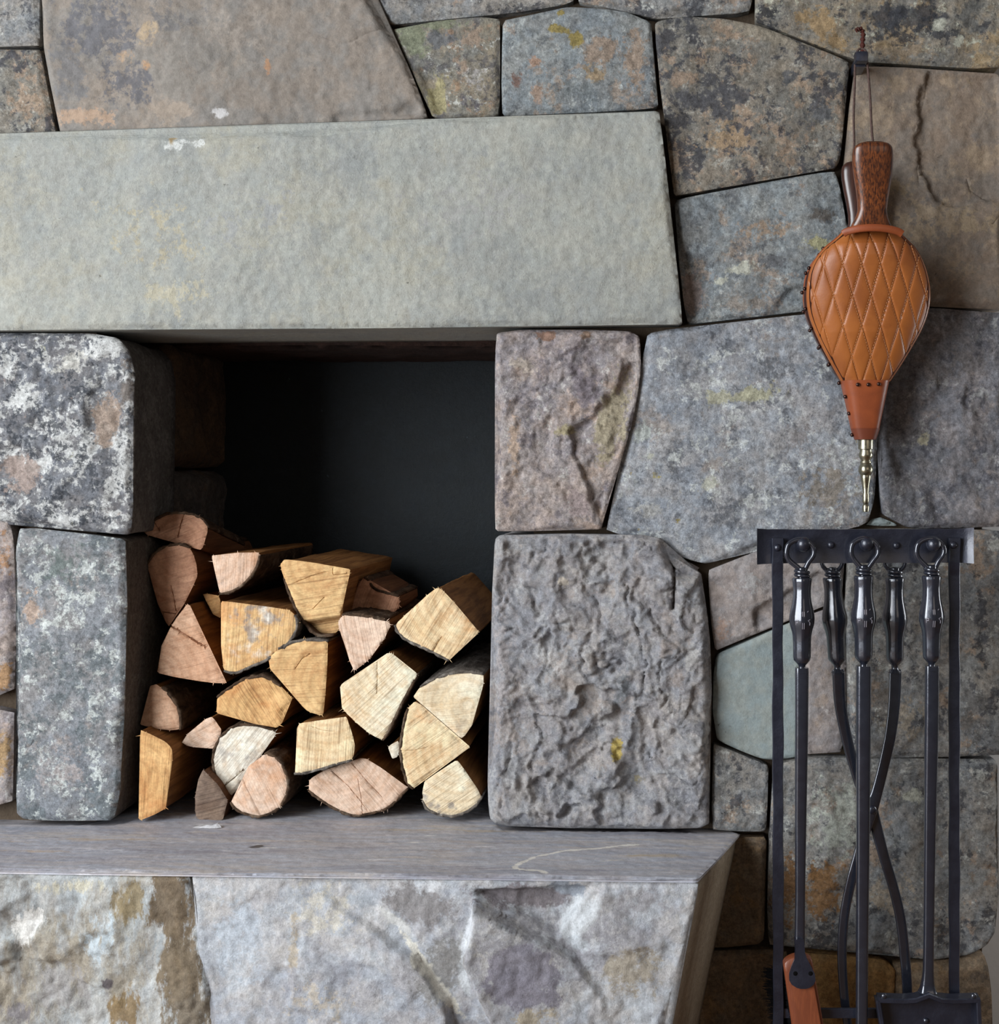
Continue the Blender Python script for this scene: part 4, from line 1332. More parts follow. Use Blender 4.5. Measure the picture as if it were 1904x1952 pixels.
log([(870, 1448), (885, 1466), (900, 1489), (919, 1519), (910, 1533), (890, 1548), (864, 1557), (838, 1554), (815, 1545), (804, 1527), (804, 1505), (808, 1490), (826, 1477), (845, 1465)], .03, 'pale',
    'pale log with grey mouldy lower half in the bottom right corner of the niche', (870, 1430), .6, .38, [(3, 9)], 'barkgrey', grey=.7)
log([(588, 1485), (628, 1464), (666, 1455), (677, 1453), (685, 1445), (698, 1446), (719, 1459), (736, 1472), (760, 1491), (779, 1502), (766, 1514), (751, 1531), (734, 1544), (703, 1552), (673, 1556), (652, 1549), (628, 1537), (605, 1521), (587, 1508)], .055, 'rose',
    'wide pinkish leaf-shaped log with fine cracks resting on the hearth at the bottom centre', (640, 1430), -.85, .40, [(9, 18)], cracks=[([(670, 1455), (700, 1490), (728, 1520)], .7, .003), ([(632, 1470), (665, 1500), (700, 1545)], .7, .003), ([(682, 1484), (688, 1520), (691, 1556)], .6, .002)], splint=.7)
log([(566, 1379), (590, 1376), (620, 1373), (645, 1369), (660, 1366), (668, 1390), (675, 1410), (677, 1430), (670, 1450), (640, 1457), (610, 1467), (580, 1474), (560, 1476), (563, 1440)], .035, 'cream',
    'four-sided cream log with a flat top above the wide pinkish leaf-shaped log', (620, 1300), 1.5, .38, [(8, 12)], 'barkgrey', cracks=[([(592, 1384), (615, 1392), (640, 1394)], .5, .002)])
log([(668, 1168), (676, 1130), (684, 1110), (694, 1100), (702, 1104), (710, 1122), (734, 1130), (760, 1136), (762, 1158), (742, 1176), (720, 1172), (690, 1166)], .15, 'red',
    'dark splintered stub of wood lying far back behind the crest log', (700, 1180), 1.2, .2, [(3, 7)], splint=2.0, side='splitdk')
log([(738, 1424), (747, 1418), (758, 1411), (762, 1424), (757, 1444), (746, 1448)], .035, 'white', 'tiny pale wood scrap below the tip of the pale fan-shaped log', (750, 1420), .5, .10, [], saw=.3)
# flake lying on the ledge at the niche mouth
yq = -.012
zq = ledge(X(400, yq))
mb = MB()
rng = random.Random(4)
ringt, ringb = [], []
for i in range(14):
    a = 2 * PI * i / 14
    rx = .024 * rng.uniform(.75, 1.15)
    ry = .009 * rng.uniform(.7, 1.2)
    px_, py_ = X(396, yq) + rx * math.cos(a), yq + ry * math.sin(a)
    ringb.append((px_, py_, zq + .0005))
    ringt.append((X(396, yq) + rx * .7 * math.cos(a) + .004, yq + ry * .7 * math.sin(a), zq + .003 + .003 * rng.random() * (1 + math.cos(a))))
mb.loft([ringb, ringt])
n = NT('flake_pale', .9, .2)
_z = n.noise(n.pos((0, 0, 0), (1, 3, 1)), 90, 6, .65)
flake_m = n.done(n.mix(_z, lin((150, 146, 148)), lin((214, 214, 216))), n.bump(_z, .8, .003))
tag(mb.build('wood_flake', flake_m, None, (X(396, yq), yq, zq), smooth=True, split=.4), 'thin pale grey flake lying on the ledge in front of the logs', 'flake')

# ------------------------------------------------------------------ bellows
rowsF = [(434, 1611, 1711), (442, 1606, 1720), (452, 1596, 1730), (470, 1574, 1748), (490, 1557, 1761), (510, 1547, 1769), (540, 1541, 1776), (570, 1540, 1777), (600, 1545, 1771), (630, 1556, 1759), (660, 1570, 1742), (690, 1586, 1724), (726, 1606, 1700)]
_ry = np.array([r_[0] for r_ in rowsF], float)
_rl = np.array([r_[1] for r_ in rowsF], float)
_rr = np.array([r_[2] for r_ in rowsF], float)


def yF(py):       # depth of the front board, tilted about the nozzle
    return -.060 - .112 * (838 - py) / (838 - 290)


def yB(py):
    return -.040 + 0 * py


def curve1(x, xs, ys):
    # monotone-ish cubic through samples
    m = np.gradient(ys, xs)
    i = np.clip(np.searchsorted(xs, x) - 1, 0, len(xs) - 2)
    h_ = xs[i + 1] - xs[i]
    t = (x - xs[i]) / h_
    return (2 * t ** 3 - 3 * t ** 2 + 1) * ys[i] + (t ** 3 - 2 * t ** 2 + t) * h_ * m[i] + (-2 * t ** 3 + 3 * t ** 2) * ys[i + 1] + (t ** 3 - t ** 2) * h_ * m[i + 1]


bel = thing('bellows', at(1650, 980, -.07), 'tan quilted leather bellows with dark wooden handles hanging on the stone wall', 'bellows')
# quilted cover
ny, nx = 200, 150
pys = np.linspace(436, 726, ny)
lx = curve1(pys, _ry, _rl)
rx_ = curve1(pys, _ry, _rr)
ss = np.sin(np.linspace(-PI / 2, PI / 2, nx)) * .55 + np.linspace(-1, 1, nx) * .45
PXg = (lx[:, None] + rx_[:, None]) / 2 + (rx_ - lx)[:, None] / 2 * ss[None, :]
PYg = np.repeat(pys[:, None], nx, 1)
SL = 3.3
PER = 35.5


def quilt(PX, PY):
    q1 = (PX - 1659) + (PY - 562) / SL
    q2 = (PX - 1659) - (PY - 562) / SL
    d1 = np.abs((q1 / PER + .5) % 1 - .5) * PER
    d2 = np.abs((q2 / PER + .5) % 1 - .5) * PER
    return np.minimum(d1, d2)


def dome(PX, PY, s):
    halfw = (np.interp(PY, pys, rx_) - np.interp(PY, pys, lx)) / 2
    ver = np.clip((PY - 434) / 30, 0, 1) ** .5
    a = np.clip(1 - np.abs(s) ** 2.6, 0, 1) ** .62
    return (.016 * a + .010 * np.clip(1 - s * s, 0, 1)) * ver * np.clip(halfw / 100, .5, 1)


dq = quilt(PXg, PYg)
Hq = dome(PXg, PYg, np.repeat(ss[None, :], ny, 0)) + .0016 * (1 - np.exp(-(dq / 3.4) ** 1.0)) * np.clip((1 - np.abs(ss[None, :])) * 8, 0, 1) - .0008 * np.exp(-(dq / 1.2) ** 2)
Yg = yF(PYg)
k_ = (DIST + Yg) / DIST * S0
GX = (PXg - VPX) * k_
GZ = CAM_Z + (VPY - PYg) * k_
GY = Yg - Hq + .016
v_ = np.stack([GX.ravel(), GY.ravel(), GZ.ravel()], 1)
f_ = []
for j in range(ny - 1):
    for i in range(nx - 1):
        a0 = j * nx + i
        f_.append((a0, a0 + nx, a0 + nx + 1, a0 + 1))
# back sheet closes the cover
vb = np.stack([GX.ravel(), (Yg + .022).ravel(), GZ.ravel()], 1)
nv = ny * nx
bl = [j * nx for j in range(ny)]
br = [j * nx + nx - 1 for j in range(ny)]
loopi = bl + [(ny - 1) * nx + i for i in range(1, nx)] + br[::-1][1:] + [i for i in range(nx - 2, 0, -1)]
bv = v_[loopi].copy()
bv[:, 1] = Yg.ravel()[loopi] + .022
v_ = np.vstack([v_, bv])
L_ = len(loopi)
for i in range(L_):
    j = (i + 1) % L_
    f_.append((loopi[j], loopi[i], nv + i, nv + j))
f_.append(tuple(nv + i for i in range(L_)))
mesh_obj('cover', v_, f_, M['tanleather'], bel, at(1659, 580, -.13), split=1.2)
# stitching dashes lying in the grooves
mb = MB()
for fam in (1, -1):
    for kq in range(-9, 10):
        py = 446.0
        while py < 722:
            for off in (0, 3.4):
                pass
            pa, pb = py, py + 3.2
            seg = []
            ok = True
            for q in (pa, pb):
                px_ = 1659 + kq * PER - fam * (q - 562) / SL
                l_ = np.interp(q, pys, lx)
                r_ = np.interp(q, pys, rx_)
                s_ = (px_ - (l_ + r_) / 2) / ((r_ - l_) / 2)
                if abs(s_) > .93:
                    ok = False
                    break
                y_ = float(yF(q) - dome(np.array([px_]), np.array([q]), np.array([s_]))[0] + .016 - .0003)
                seg.append(at(px_, q, y_))
            if ok:
                mb.sweep(seg, [(-.00032, 0), (.00032, 0), (0, .0005)])
            py += 5.4
mb.build('stitching', M['thread'], bel, at(1659, 580, -.14), smooth=False)


def outline_pts(front, n_=60):
    q = np.linspace(436, 832, n_)
    l = np.where(q <= 726, curve1(np.clip(q, 434, 726), _ry, _rl), np.interp(q, [726, 760, 800, 838], [1606, 1613, 1620, 1627]))
    r = np.where(q <= 726, curve1(np.clip(q, 434, 726), _ry, _rr), np.interp(q, [726, 760, 800, 838], [1697, 1690, 1682, 1674]))
    return q, l, r


q, l, r = outline_pts(True, 80)
# leather gusset: side wall between the front and back boards, slightly pinched
mb = MB()
for sd in (-1, 1):
    rings = []
    for i in range(len(q)):
        y0, y1 = yF(q[i]) + .0185, yB(q[i])
        if q[i] > 726:
            y0 = y0 + .004
        e = l[i] + 1 if sd < 0 else r[i] - 8
        x0, z0 = X(e, y0), Z(q[i], y0)
        ring = []
        for t in (0, .12, .3, .5, .7, .88, 1):
            pin = math.sin(PI * t) * .010 * min(1, (y1 - y0) / .05)
            yy = y0 + (y1 - y0) * t
            ring.append((x0 - sd * (pin - .0022 * (1 if t in (0, .12, .88, 1) else 0)), yy, z0))
        for t in (1, .5, 0):
            yy = y0 + (y1 - y0) * t
            pin = math.sin(PI * t) * .010 * min(1, (y1 - y0) / .05)
            ring.append((x0 - sd * (pin + .004), yy, z0))
        if sd > 0:
            ring = ring[::-1]
        rings.append(ring)
    mb.loft(rings)
mb.build('gusset', M['rustleather'], bel, at(1650, 600, -.08), split=1.0)
# back board and collar
mb = MB()
rg = []
for i in range(len(q)):
    if q[i] > 730:
        break
    y1 = yB(q[i])
    y0f = yF(q[i])
    x0, x1, z0 = X(l[i] + 2, y0f), X(r[i] - 2, y0f), Z(q[i], y0f)
    rg.append([(x0, y1 - .010, z0), (x1, y1 - .010, z0), (x1, y1 + .004, z0), (x0, y1 + .004, z0)])
mb.loft(rg)
mb.build('back_board', M['walnut2'], bel, at(1650, 600, -.04), split=.6)
# front board (wood under the cover)
mb = MB()
rg = []
for i in range(len(q)):
    if q[i] > 730:
        break
    y0f = yF(q[i])
    x0, x1, z0 = X(l[i] + 4, y0f), X(r[i] - 4, y0f), Z(q[i], y0f)
    rg.append([(x0, y0f + .010, z0), (x1, y0f + .010, z0), (x1, y0f + .021, z0), (x0, y0f + .021, z0)])
mb.loft(rg)
mb.build('front_board', M['walnut2'], bel, at(1650, 600, -.10), split=.6)
mb = MB()
path = []
for t in np.linspace(0, 1, 24):
    px_ = 1607 + (1719 - 1607) * t
    py = 446 - 12 * math.sin(PI * t) ** .6
    path.append(at(px_, py, yF(440) - .004 - .010 * math.sin(PI * t)))
mb.sweep(path, chamf(.0055, .0030, .0012))
mb.build('collar', M['rustleather'], bel, at(1663, 440, -.15), split=.8)


# handles : lofted rounded sections
def handle(name, rows, yfun, thick, mat):
    mb = MB()
    rings = []
    rr = [r_[0] for r_ in rows]
    for py in np.linspace(rows[0][0], rows[-1][0], 44):
        xl = np.interp(py, rr, [r_[1] for r_ in rows])
        xr = np.interp(py, rr, [r_[2] for r_ in rows])
        tk = np.interp(py, rr, [r_[3] for r_ in rows]) * thick
        y = yfun(py)
        c = at((xl + xr) / 2, py, y)
        w = (xr - xl) / 2 * sc(y)
        ring = []
        for i in range(28):
            a = 2 * PI * i / 28
            ca, sa = math.cos(a), math.sin(a)
            ring.append((c[0] + w * math.copysign(abs(ca) ** .65, ca), c[1] - tk * math.copysign(abs(sa) ** .75, sa), c[2]))
        rings.append(ring)
    mb.loft(rings)
    return mb.build(name, mat, bel, at((rows[0][1] + rows[0][2]) / 2, rows[0][0], yfun(rows[0][0])), split=.9)


HR = [(270.5, 1648, 1683, .35), (272, 1640, 1690, .55), (276, 1632, 1697, .75), (283, 1626, 1701, .92), (293, 1624, 1702, 1), (310, 1624, 1702, 1), (335, 1627, 1700, 1), (360, 1631, 1696, .95), (385, 1634, 1692, .9), (402, 1634, 1690, .9), (415, 1630, 1692, .9), (428, 1623, 1697, .9), (440, 1618, 1704, .8)]
handle('handle', HR, lambda p_: yF(p_) - .001, .014, M['walnut'])
def back_px(p_, v0, py):
    return v0 + (p_ - v0) * (DIST + yF(py)) / (DIST - .052)


h2 = handle('handle', [(back_px(r_[0], VPY, r_[0]), back_px(r_[1], VPX, r_[0]), back_px(r_[2], VPX, r_[0]), r_[3]) for r_ in HR], lambda p_: -.052 + 0 * p_, .012, M['walnut2'])
# sleeve
mb = MB()
rings = []
for py in np.linspace(725, 818, 20):
    xl = np.interp(py, [725, 760, 818], [1606, 1614, 1625])
    xr = np.interp(py, [725, 760, 818], [1698, 1690, 1677])
    y0 = yF(py)
    c = at((xl + xr) / 2, py, y0)
    w = (xr - xl) / 2 * sc(y0)
    yb = -.036
    ring = []
    for i in range(28):
        a = 2 * PI * i / 28
        ca, sa = math.cos(a), math.sin(a)
        fr = (y0 - .004 - .004) if sa > 0 else yb
        mid = (y0 + yb) / 2
        dp = mid - (y0 - .008)
        ring.append((c[0] + w * math.copysign(abs(ca) ** .6, ca), mid - dp * math.copysign(abs(sa) ** .6, sa), c[2]))
    rings.append(ring)
mb.loft(rings)
mb.build('nozzle_sleeve', M['rustleather'], bel, at(1650, 770, -.065), split=.9)
mb = MB()
rings = []
for py in np.linspace(817, 838, 6):
    xl = np.interp(py, [817, 838], [1623, 1630])
    xr = np.interp(py, [817, 838], [1678, 1670])
    y0 = yF(py)
    c = at((xl + xr) / 2, py, y0)
    w = (xr - xl) / 2 * sc(y0)
    mid = (y0 - .012 - .034) / 2
    dp = mid - (y0 - .012)
    rings.append([(c[0] + w * math.copysign(abs(math.cos(2 * PI * i / 28)) ** .7, math.cos(2 * PI * i / 28)), mid - dp * math.copysign(abs(math.sin(2 * PI * i / 28)) ** .7, math.sin(2 * PI * i / 28)), c[2]) for i in range(28)])
mb.loft(rings)
mb.build('sleeve_band', M['darkleather'], bel, at(1650, 828, -.06), split=.9)
# nozzle
yn = -.056
prof = [(836, 14), (838, 14.5), (856, 14.5), (857, 12), (860, 11.5), (864, 13), (868, 13.5), (872, 12.5), (876, 10), (879, 9.5), (880, 11), (882, 11), (884, 10), (886, 11), (890, 13), (895, 14), (899, 13.5), (903, 11.5), (906, 9.5), (908, 10), (912, 9.6), (920, 8),
        (930, 6.4), (940, 5.4), (944, 6.2), (950, 6.2), (957, 6.4), (961, 4.6), (964, 6.4), (970, 6.6), (975, 6), (976, 3.5)]
mb = MB()
mb.lathe(at(1650, 836, yn), (0, 0, -1), [((p_[0] - 836) * sc(yn), p_[1] * sc(yn)) for p_ in prof], 28)
mb.build('nozzle', M['nickel'], bel, at(1650, 905, yn), split=.7)
# studs
mb = MB()
rings = []
for k in range(5):
    th = PI / 2 * k / 4.6
    rings.append([(.0030 * math.cos(th) * math.cos(2 * PI * i / 12), -.0022 * math.sin(th), .0030 * math.cos(th) * math.sin(2 * PI * i / 12)) for i in range(12)])
mb.loft([[(p[0], .002, p[2]) for p in rings[0]]] + rings)
proto = None


def stud(loc, rotz=0.0):
    global proto
    if proto is None:
        proto = mesh_obj('stud', mb.v, mb.f, M['stud'], bel, None, split=.8)
        o = proto
    else:
        o = proto.copy()
        C.objects.link(o)
        o.parent = bel
    o.location = Vector(loc) - world_of(bel)
    o.rotation_euler = (0, 0, rotz)
    return o


for px_, py in ((1635, 733), (1655, 733), (1675, 732)):
    stud(at(px_, py, yF(py) - .0085 - .001))
for py in (468, 506, 546, 585, 623, 658, 692, 728):
    l0 = float(np.interp(py, q, l))
    r0 = float(np.interp(py, q, r))
    y0 = yF(py) + .027
    stud((X(l0, yF(py)) - .0030, y0, Z(py, yF(py))), -PI / 2 + .5)
    stud((X(r0 - 6, yF(py)) + .0005, y0, Z(py, yF(py))), PI / 2 - .5)
    stud((X(l0, yF(py)) - .0022, yB(py) - .008, Z(py, yF(py))), -PI / 2 + .3)
for px_, py in ((1612, 756), (1619, 788), (1625, 829)):
    stud((X(px_, yF(py)) - .0008, yF(py) + .004, Z(py, yF(py))), -PI / 2 + .7)
# hanging cord
ye = -.056
cp = [at(1627, 296, -.075), at(1628, 270, -.062), at(1627, 220, -.058), at(1629, 160, -.05), at(1630, 120, -.045), at(1634, 98, -.040), at(1641, 93, -.038), at(1650, 98, -.040), at(1653, 120, -.046), at(1658, 180, -.07), at(1661, 240, -.10), at(1664, 274, -.125)]
mb = MB()
mb.sweep(spline(cp, 8), circ(.0019, 8))
mb.build('cord', M['cord'], bel, at(1640, 180, -.05), split=1.2)
mb = MB()
kp = spline([at(1644, 100, -.036), at(1644, 80, -.036), at(1645, 64, -.036), at(1640, 55, -.037), at(1632, 58, -.038)], 8)
mb.sweep(kp, circ(.0045, 8), [.75 + .25 * math.sin(i * 1.4) for i in range(len(kp))])
mb.build('cord_knot', M['knot'], bel, at(1643, 75, -.036), split=1.2)

# iron wall peg holding the cord
peg = thing('iron_peg', at(1642, 112, -.02), 'square-headed black iron peg driven into the wall joint above the bellows', 'peg')
yk = -.060
c = at(1642, 109, yk)
w = .0103
mb = MB()
mb.loft([[(c[0] + a * w * s_, c[1] + yo, c[2] + b_ * w * .85 * s_) for a, b_ in ((-1, -.8), (-.8, -1), (.8, -1), (1, -.8), (1, .8), (.8, 1), (-.8, 1), (-1, .8))] for yo, s_ in ((.012, 1), (-.002, 1), (-.006, .85), (-.007, .4))])
mb.build('peg_head', M['iron'], peg, c, split=.5)
mb = MB()
mb.loft([[(c[0] + a * .0078, c[1] + yo, c[2] - .004 + b_ * .0078) for a, b_ in ((-1, -1), (1, -1), (1, 1), (-1, 1))] for yo in (.011, .13)])
mb.build('peg_shank', M['iron'], peg, (c[0], -.01, c[2]), split=.5)

# ------------------------------------------------------------------ fire tool stand
YR = -.135
stand = thing('fire_tool_stand', (X(1650, YR), YR, 0), 'black wrought-iron fire tool stand with a hammered top rail and two flat posts', 'tool stand')
mb = MB()
rings = []
rs_ = np.random.RandomState(3)
for t in np.linspace(0, 1, 40):
    px_ = 1443 + (1856 - 1443) * t
    bow = .010 * (abs(2 * t - 1) ** 14)
    top = 1009.5 - 2.0 * (abs(2 * t - 1) ** 10) + rs_.uniform(-.4, .4) - 1.5 * t
    bot = 1074 + 2.0 * (abs(2 * t - 1) ** 10) + rs_.uniform(-.4, .4) - 1.5 * t
    cup = .003
    ring = []
    ysf = YR - bow
    for py, dy in ((top, -.001), ((top * .85 + bot * .15), 0), ((top + bot) / 2, .0015), ((top * .15 + bot * .85), 0), (bot, -.001)):
        ring.append((X(px_, ysf), ysf + dy, Z(py, ysf)))
    for py, dy in ((bot, .006), (top, .006)):
        ring.append((X(px_, ysf), ysf + dy, Z(py, ysf)))
    rings.append(ring)
mb.loft(rings)
mb.build('top_rail', M['iron'], stand, at(1650, 1042, YR), split=.7)
for (pa, pb, yy) in ((1474, 1483, YR - .006), (1820, 1818, YR - .006)):
    mb = MB()
    rg = []
    for py in list(np.linspace(1026, 1100, 8)) + list(np.linspace(1130, 2225, 46)):
        t = (py - 1026) / 900.
        cxp = (1482 if pa < 1600 else 1819) + .6 * math.sin(py * .05) + (1.5 * min(t, 1.0) if pa < 1600 else 0)
        wv = 10.2 + .5 * math.sin(py * .021 + pa) + (1.2 if py < 1045 else 0)
        yc = yy + (.004 if py > 1085 else 0)
        x0, x1 = X(cxp - wv, yc), X(cxp + wv, yc)
        z0 = Z(py, yc)
        ch = .0012
        rg.append([(x0 + ch, yc - .003, z0), (x1 - ch, yc - .003, z0), (x1, yc - .0015, z0), (x1, yc + .0035, z0), (x0, yc + .0035, z0), (x0, yc - .0015, z0)][::-1])
    mb.loft(rg)
    # keep the post's end on its foot
    mb.build('post', M['iron'], stand, (X(pa, yy), yy, .5), split=.5)


def rivet(px, py, y, r, name, deep=.8, mat='iron'):
    mb = MB()
    c = at(px, py, y)
    rings = []
    for yo, rr in ((.004, .9), (0, 1), (-.35 * r * deep / 1, .95), (-.7 * r * deep, .72), (-.92 * r * deep, .4), (-r * deep, .12)):
        rings.append([(c[0] + r * rr * math.cos(2 * PI * i / 14), c[1] + yo, c[2] - r * rr * math.sin(2 * PI * i / 14)) for i in range(14)])
    mb.loft(rings)
    return mb.build(name, M[mat], stand, c, split=.9)


for px_, py in ((1482, 1044), (1817, 1039)):
    rivet(px_, py, YR - .009, .0058, 'rivet')
for px_, py in ((1584, 1039), (1709, 1040)):
    rivet(px_, py, YR - .0005, .0054, 'rivet', .6)
PEGS = ((1532, 1038), (1653, 1037), (1781, 1038))
for px_, py in PEGS:
    mb = MB()
    c = at(px_, py, YR - .026)
    mb.lathe((c[0], YR + .004, c[2]), (0, -1, 0), [(0, .0062), (.018, .0062), (.0185, .0062)], 14)
    mb.lathe((c[0], YR - .0135, c[2]), (0, -1, 0), [(0, .006), (.002, .0098), (.006, .0118), (.010, .0112), (.014, .0085), (.0165, .0048), (.0175, .001)], 18)
    mb.build('peg', M['iron'], stand, c, split=.7)
# rear pegs for the tongs
for px_ in (1588, 1705):
    mb = MB()
    c = at(px_, 1076, YR + .018)
    mb.lathe((c[0], YR + .005, c[2] + .02), (0, 1, 0), [(0, .005), (.030, .005), (.031, .008), (.036, .007)], 12)
    mb.build('peg', M['iron'], stand, c, split=.7)
# cross bar and feet
mb = MB()
yc = YR + .002
mb.sweep([at(1484, 1931, yc), at(1560, 1931, yc), at(1700, 1931, yc), at(1818, 1931, yc)], chamf(.0075, .003, .001))
mb.build('cross_bar', M['iron'], stand, at(1650, 1931, yc), split=.5)
for px_ in (1484, 1818):
    mb = MB()
    x0 = X(px_, YR)
    mb.sweep([(x0, YR - .11, .004), (x0, YR - .10, .012), (x0, YR - .02, .022), (x0, YR + .05, .020), (x0, YR + .09, .004)], chamf(.010, .004, .001), up=(1, 0, 0)) if False else mb.sweep(spline([(x0, YR - .11, .006), (x0, YR - .08, .012), (x0, YR, .020), (x0, YR + .06, .013), (x0, YR + .095, .006)], 5), chamf(.006, .010, .001), up=(1, 0, 0))
    mb.build('foot', M['iron'], stand, (x0, YR, .0), split=.5)

HPROF = [(1101, 16.5), (1103, 18.2), (1108, 18), (1116, 17), (1126, 16.4), (1138, 16.8), (1148, 18), (1156, 19.6), (1164, 21.4), (1172, 23), (1180, 23.6), (1188, 23), (1196, 21), (1204, 18.8), (1212, 17.4), (1222, 16.8), (1236, 16.6), (1252, 16.4), (1258, 15.6), (1264, 11), (1268, 7), (1272, 6.4), (1275, 6.8), (1278, 9.5), (1282, 13)]


def tool_handle(root, pxc, y, dpy=0.0, engraved=True, slant=0.0, mat='iron_gloss'):
    k = sc(y)
    mb = MB()
    rings = []
    for py, r_ in HPROF:
        pc = pxc + slant * (py - 1100)
        c = at(pc, py + dpy, y)
        R = r_ * k
        ring = []
        for i in range(32):
            a = 2 * PI * i / 32
            # octagonal feel
            f = 1 - .035 * math.cos(8 * (a + PI / 8)) if py < 1262 else 1
            ring.append((c[0] + R * f * math.cos(a), c[1] - R * f * math.sin(a), c[2]))
        rings.append(ring)
    mb.loft(rings)
    hd = mb.build('handle', M[mat], root, at(pxc, 1180 + dpy, y), split=.8)
    # coil of two turns above the handle
    mb = MB()
    for j, py in enumerate((1090, 1097)):
        pts = []
        for i in range(25):
            a = 2 * PI * i / 24
            c = at(pxc, py + dpy + (1.5 * math.cos(a)), y)
            pts.append((c[0] + 12.2 * k * math.cos(a), c[1] - 12.2 * k * math.sin(a), c[2]))
        mb.sweep(pts, circ(3.7 * k, 8), up=(0, 0, 1))
    c = at(pxc, 1103 + dpy, y)
    mb.lathe((c[0], c[1], c[2]), (0, 0, 1), [(0, 9 * k), (20 * k, 9 * k), (22 * k, 6 * k)], 12)
    mb.build('coil', M['iron_gloss'], root, at(pxc, 1094 + dpy, y), split=.9)
    if engraved:
        mb = MB()

        def bar(ax, az, bx, bz):
            pts = []
            for t in np.linspace(0, 1, 5):
                qx, qz = ax + (bx - ax) * t, az + (bz - az) * t
                R = np.interp(qz + 1180, [p_[0] for p_ in HPROF], [p_[1] for p_ in HPROF])
                yo = math.sqrt(max(R * R - qx * qx, 1)) * k * 1.012
                cc = at(pxc, 1180 + qz + dpy, y)
                pts.append((cc[0] + qx * k, y - yo - .0002, cc[2]))
            mb.sweep(pts, [(-.45 * k, -.0004), (.45 * k, -.0004), (.45 * k, .0004), (-.45 * k, .0004)])
        for xx in (-1.6, 1.8):
            bar(xx, -16, xx, -7)
            bar(xx, 5, xx, 17)
        # P-shaped stroke on the left, S-shaped stroke on the right
        bar(-13.5, 0, -13.5, 9)
        bar(-13.5, 0, -9.5, .8)
        bar(-9.5, .8, -9.8, 4.5)
        bar(-9.8, 4.5, -13.2, 5)
        bar(13, -1, 9.5, 1)
        bar(9.5, 1, 13, 5)
        bar(13, 5, 12.6, 10)
        bar(8, -15, 10, -17)
        mb.build('engraving', M['engrave'], hd, at(pxc, 1180 + dpy, y - .018), smooth=False)
    return hd


def eye(root, pxc, pyc, pxb, y):
    """hammered eye loop hanging over the ball peg, closing down onto the coil"""
    k = sc(y)
    pts = [at(pxb + 2, 1094, y), at(pxb - 5, 1084, y), at(pxc - 22, pyc + 18, y), at(pxc - 27, pyc + 4, y - .001), at(pxc - 23, pyc - 12, y - .001), at(pxc - 8, pyc - 20.5, y), at(pxc + 9, pyc - 19.5, y), at(pxc + 23, pyc - 7, y), at(pxc + 24.5, pyc + 8, y),
           at(pxc + 15, pyc + 22, y), at(pxb + 7, 1084, y), at(pxb + 1, 1094, y)]
    mb = MB()
    mb.sweep(spline(pts, 6), circ(5.0 * k, 12))
    mb.build('hanging_loop', M['iron_gloss'], root, at(pxc, pyc, y), split=1.0)


def shaft(root, pts, w, d, n=10, mat='iron', name='shaft'):
    """pts: (px, py, y, scale)"""
    mb = MB()
    path = spline([at(p_[0], p_[1], p_[2]) for p_ in pts], n)
    sl = np.interp(np.linspace(0, 1, len(path)), np.linspace(0, 1, len(pts)), [p_[3] for p_ in pts])
    mb.sweep(path, softbar(w, d), [float(s_) for s_ in sl])
    m_ = len(pts) // 2
    return mb.build(name, M['iron_gloss'] if mat == 'iron' else M[mat], root, at(pts[m_][0], pts[m_][1], pts[m_][2]), split=1.1)


YT = YR - .022
kT = sc(YT)
TG = 'black iron fire tools hanging from the stand'
# brush
brush = thing('hearth_brush', at(1527, 1952, YT), 'iron-handled hearth brush with an orange wooden block, leftmost tool on the stand', 'brush', TG)
eye(brush, 1526, 1050, 1528, YT)
tool_handle(brush, 1528.5, YT)
shaft(brush, [(1528, 1276, YT, .95), (1528, 1284, YT, 1.0), (1527.5, 1400, YT, .95), (1526, 1550, YT, .85), (1525, 1700, YT, .72), (1524, 1800, YT, .75)], 13 * kT, 12 * kT)
mb = MB()
rg = []
for py, w, dy in ((1790, 8.5, 0), (1815, 9, 0), (1828, 12, 0), (1842, 19, 0), (1856, 24.5, .0), (1868, 25, .0), (1876, 21, 0), (1882, 12, 0), (1884, 5, 0)):
    pc = 1524 + (py - 1800) * .075
    yb_ = YT - .011
    rg.append([(X(pc - w, yb_), yb_ - .0025, Z(py, yb_)), (X(pc + w, yb_), yb_ - .0025, Z(py, yb_)), (X(pc + w, yb_), yb_ + .0025 + (.010 if py < 1820 else 0), Z(py, yb_)), (X(pc - w, yb_), yb_ + .0025 + (.010 if py < 1820 else 0), Z(py, yb_))][::-1])
mb.loft(rg)
mb.build('mounting_plate', M['iron'], brush, at(1528, 1860, YT - .012), split=.5)
for px_ in (1516, 1545):
    mb = MB()
    c = at(px_, 1856, YT - .014)
    mb.lathe((c[0], c[1] + .002, c[2]), (0, -1, 0), [(0, .0034), (.0018, .0034), (.0026, .002), (.0026, .0004)], 12)
    mb.build('screw', M['bristle'], brush, c, split=.8)
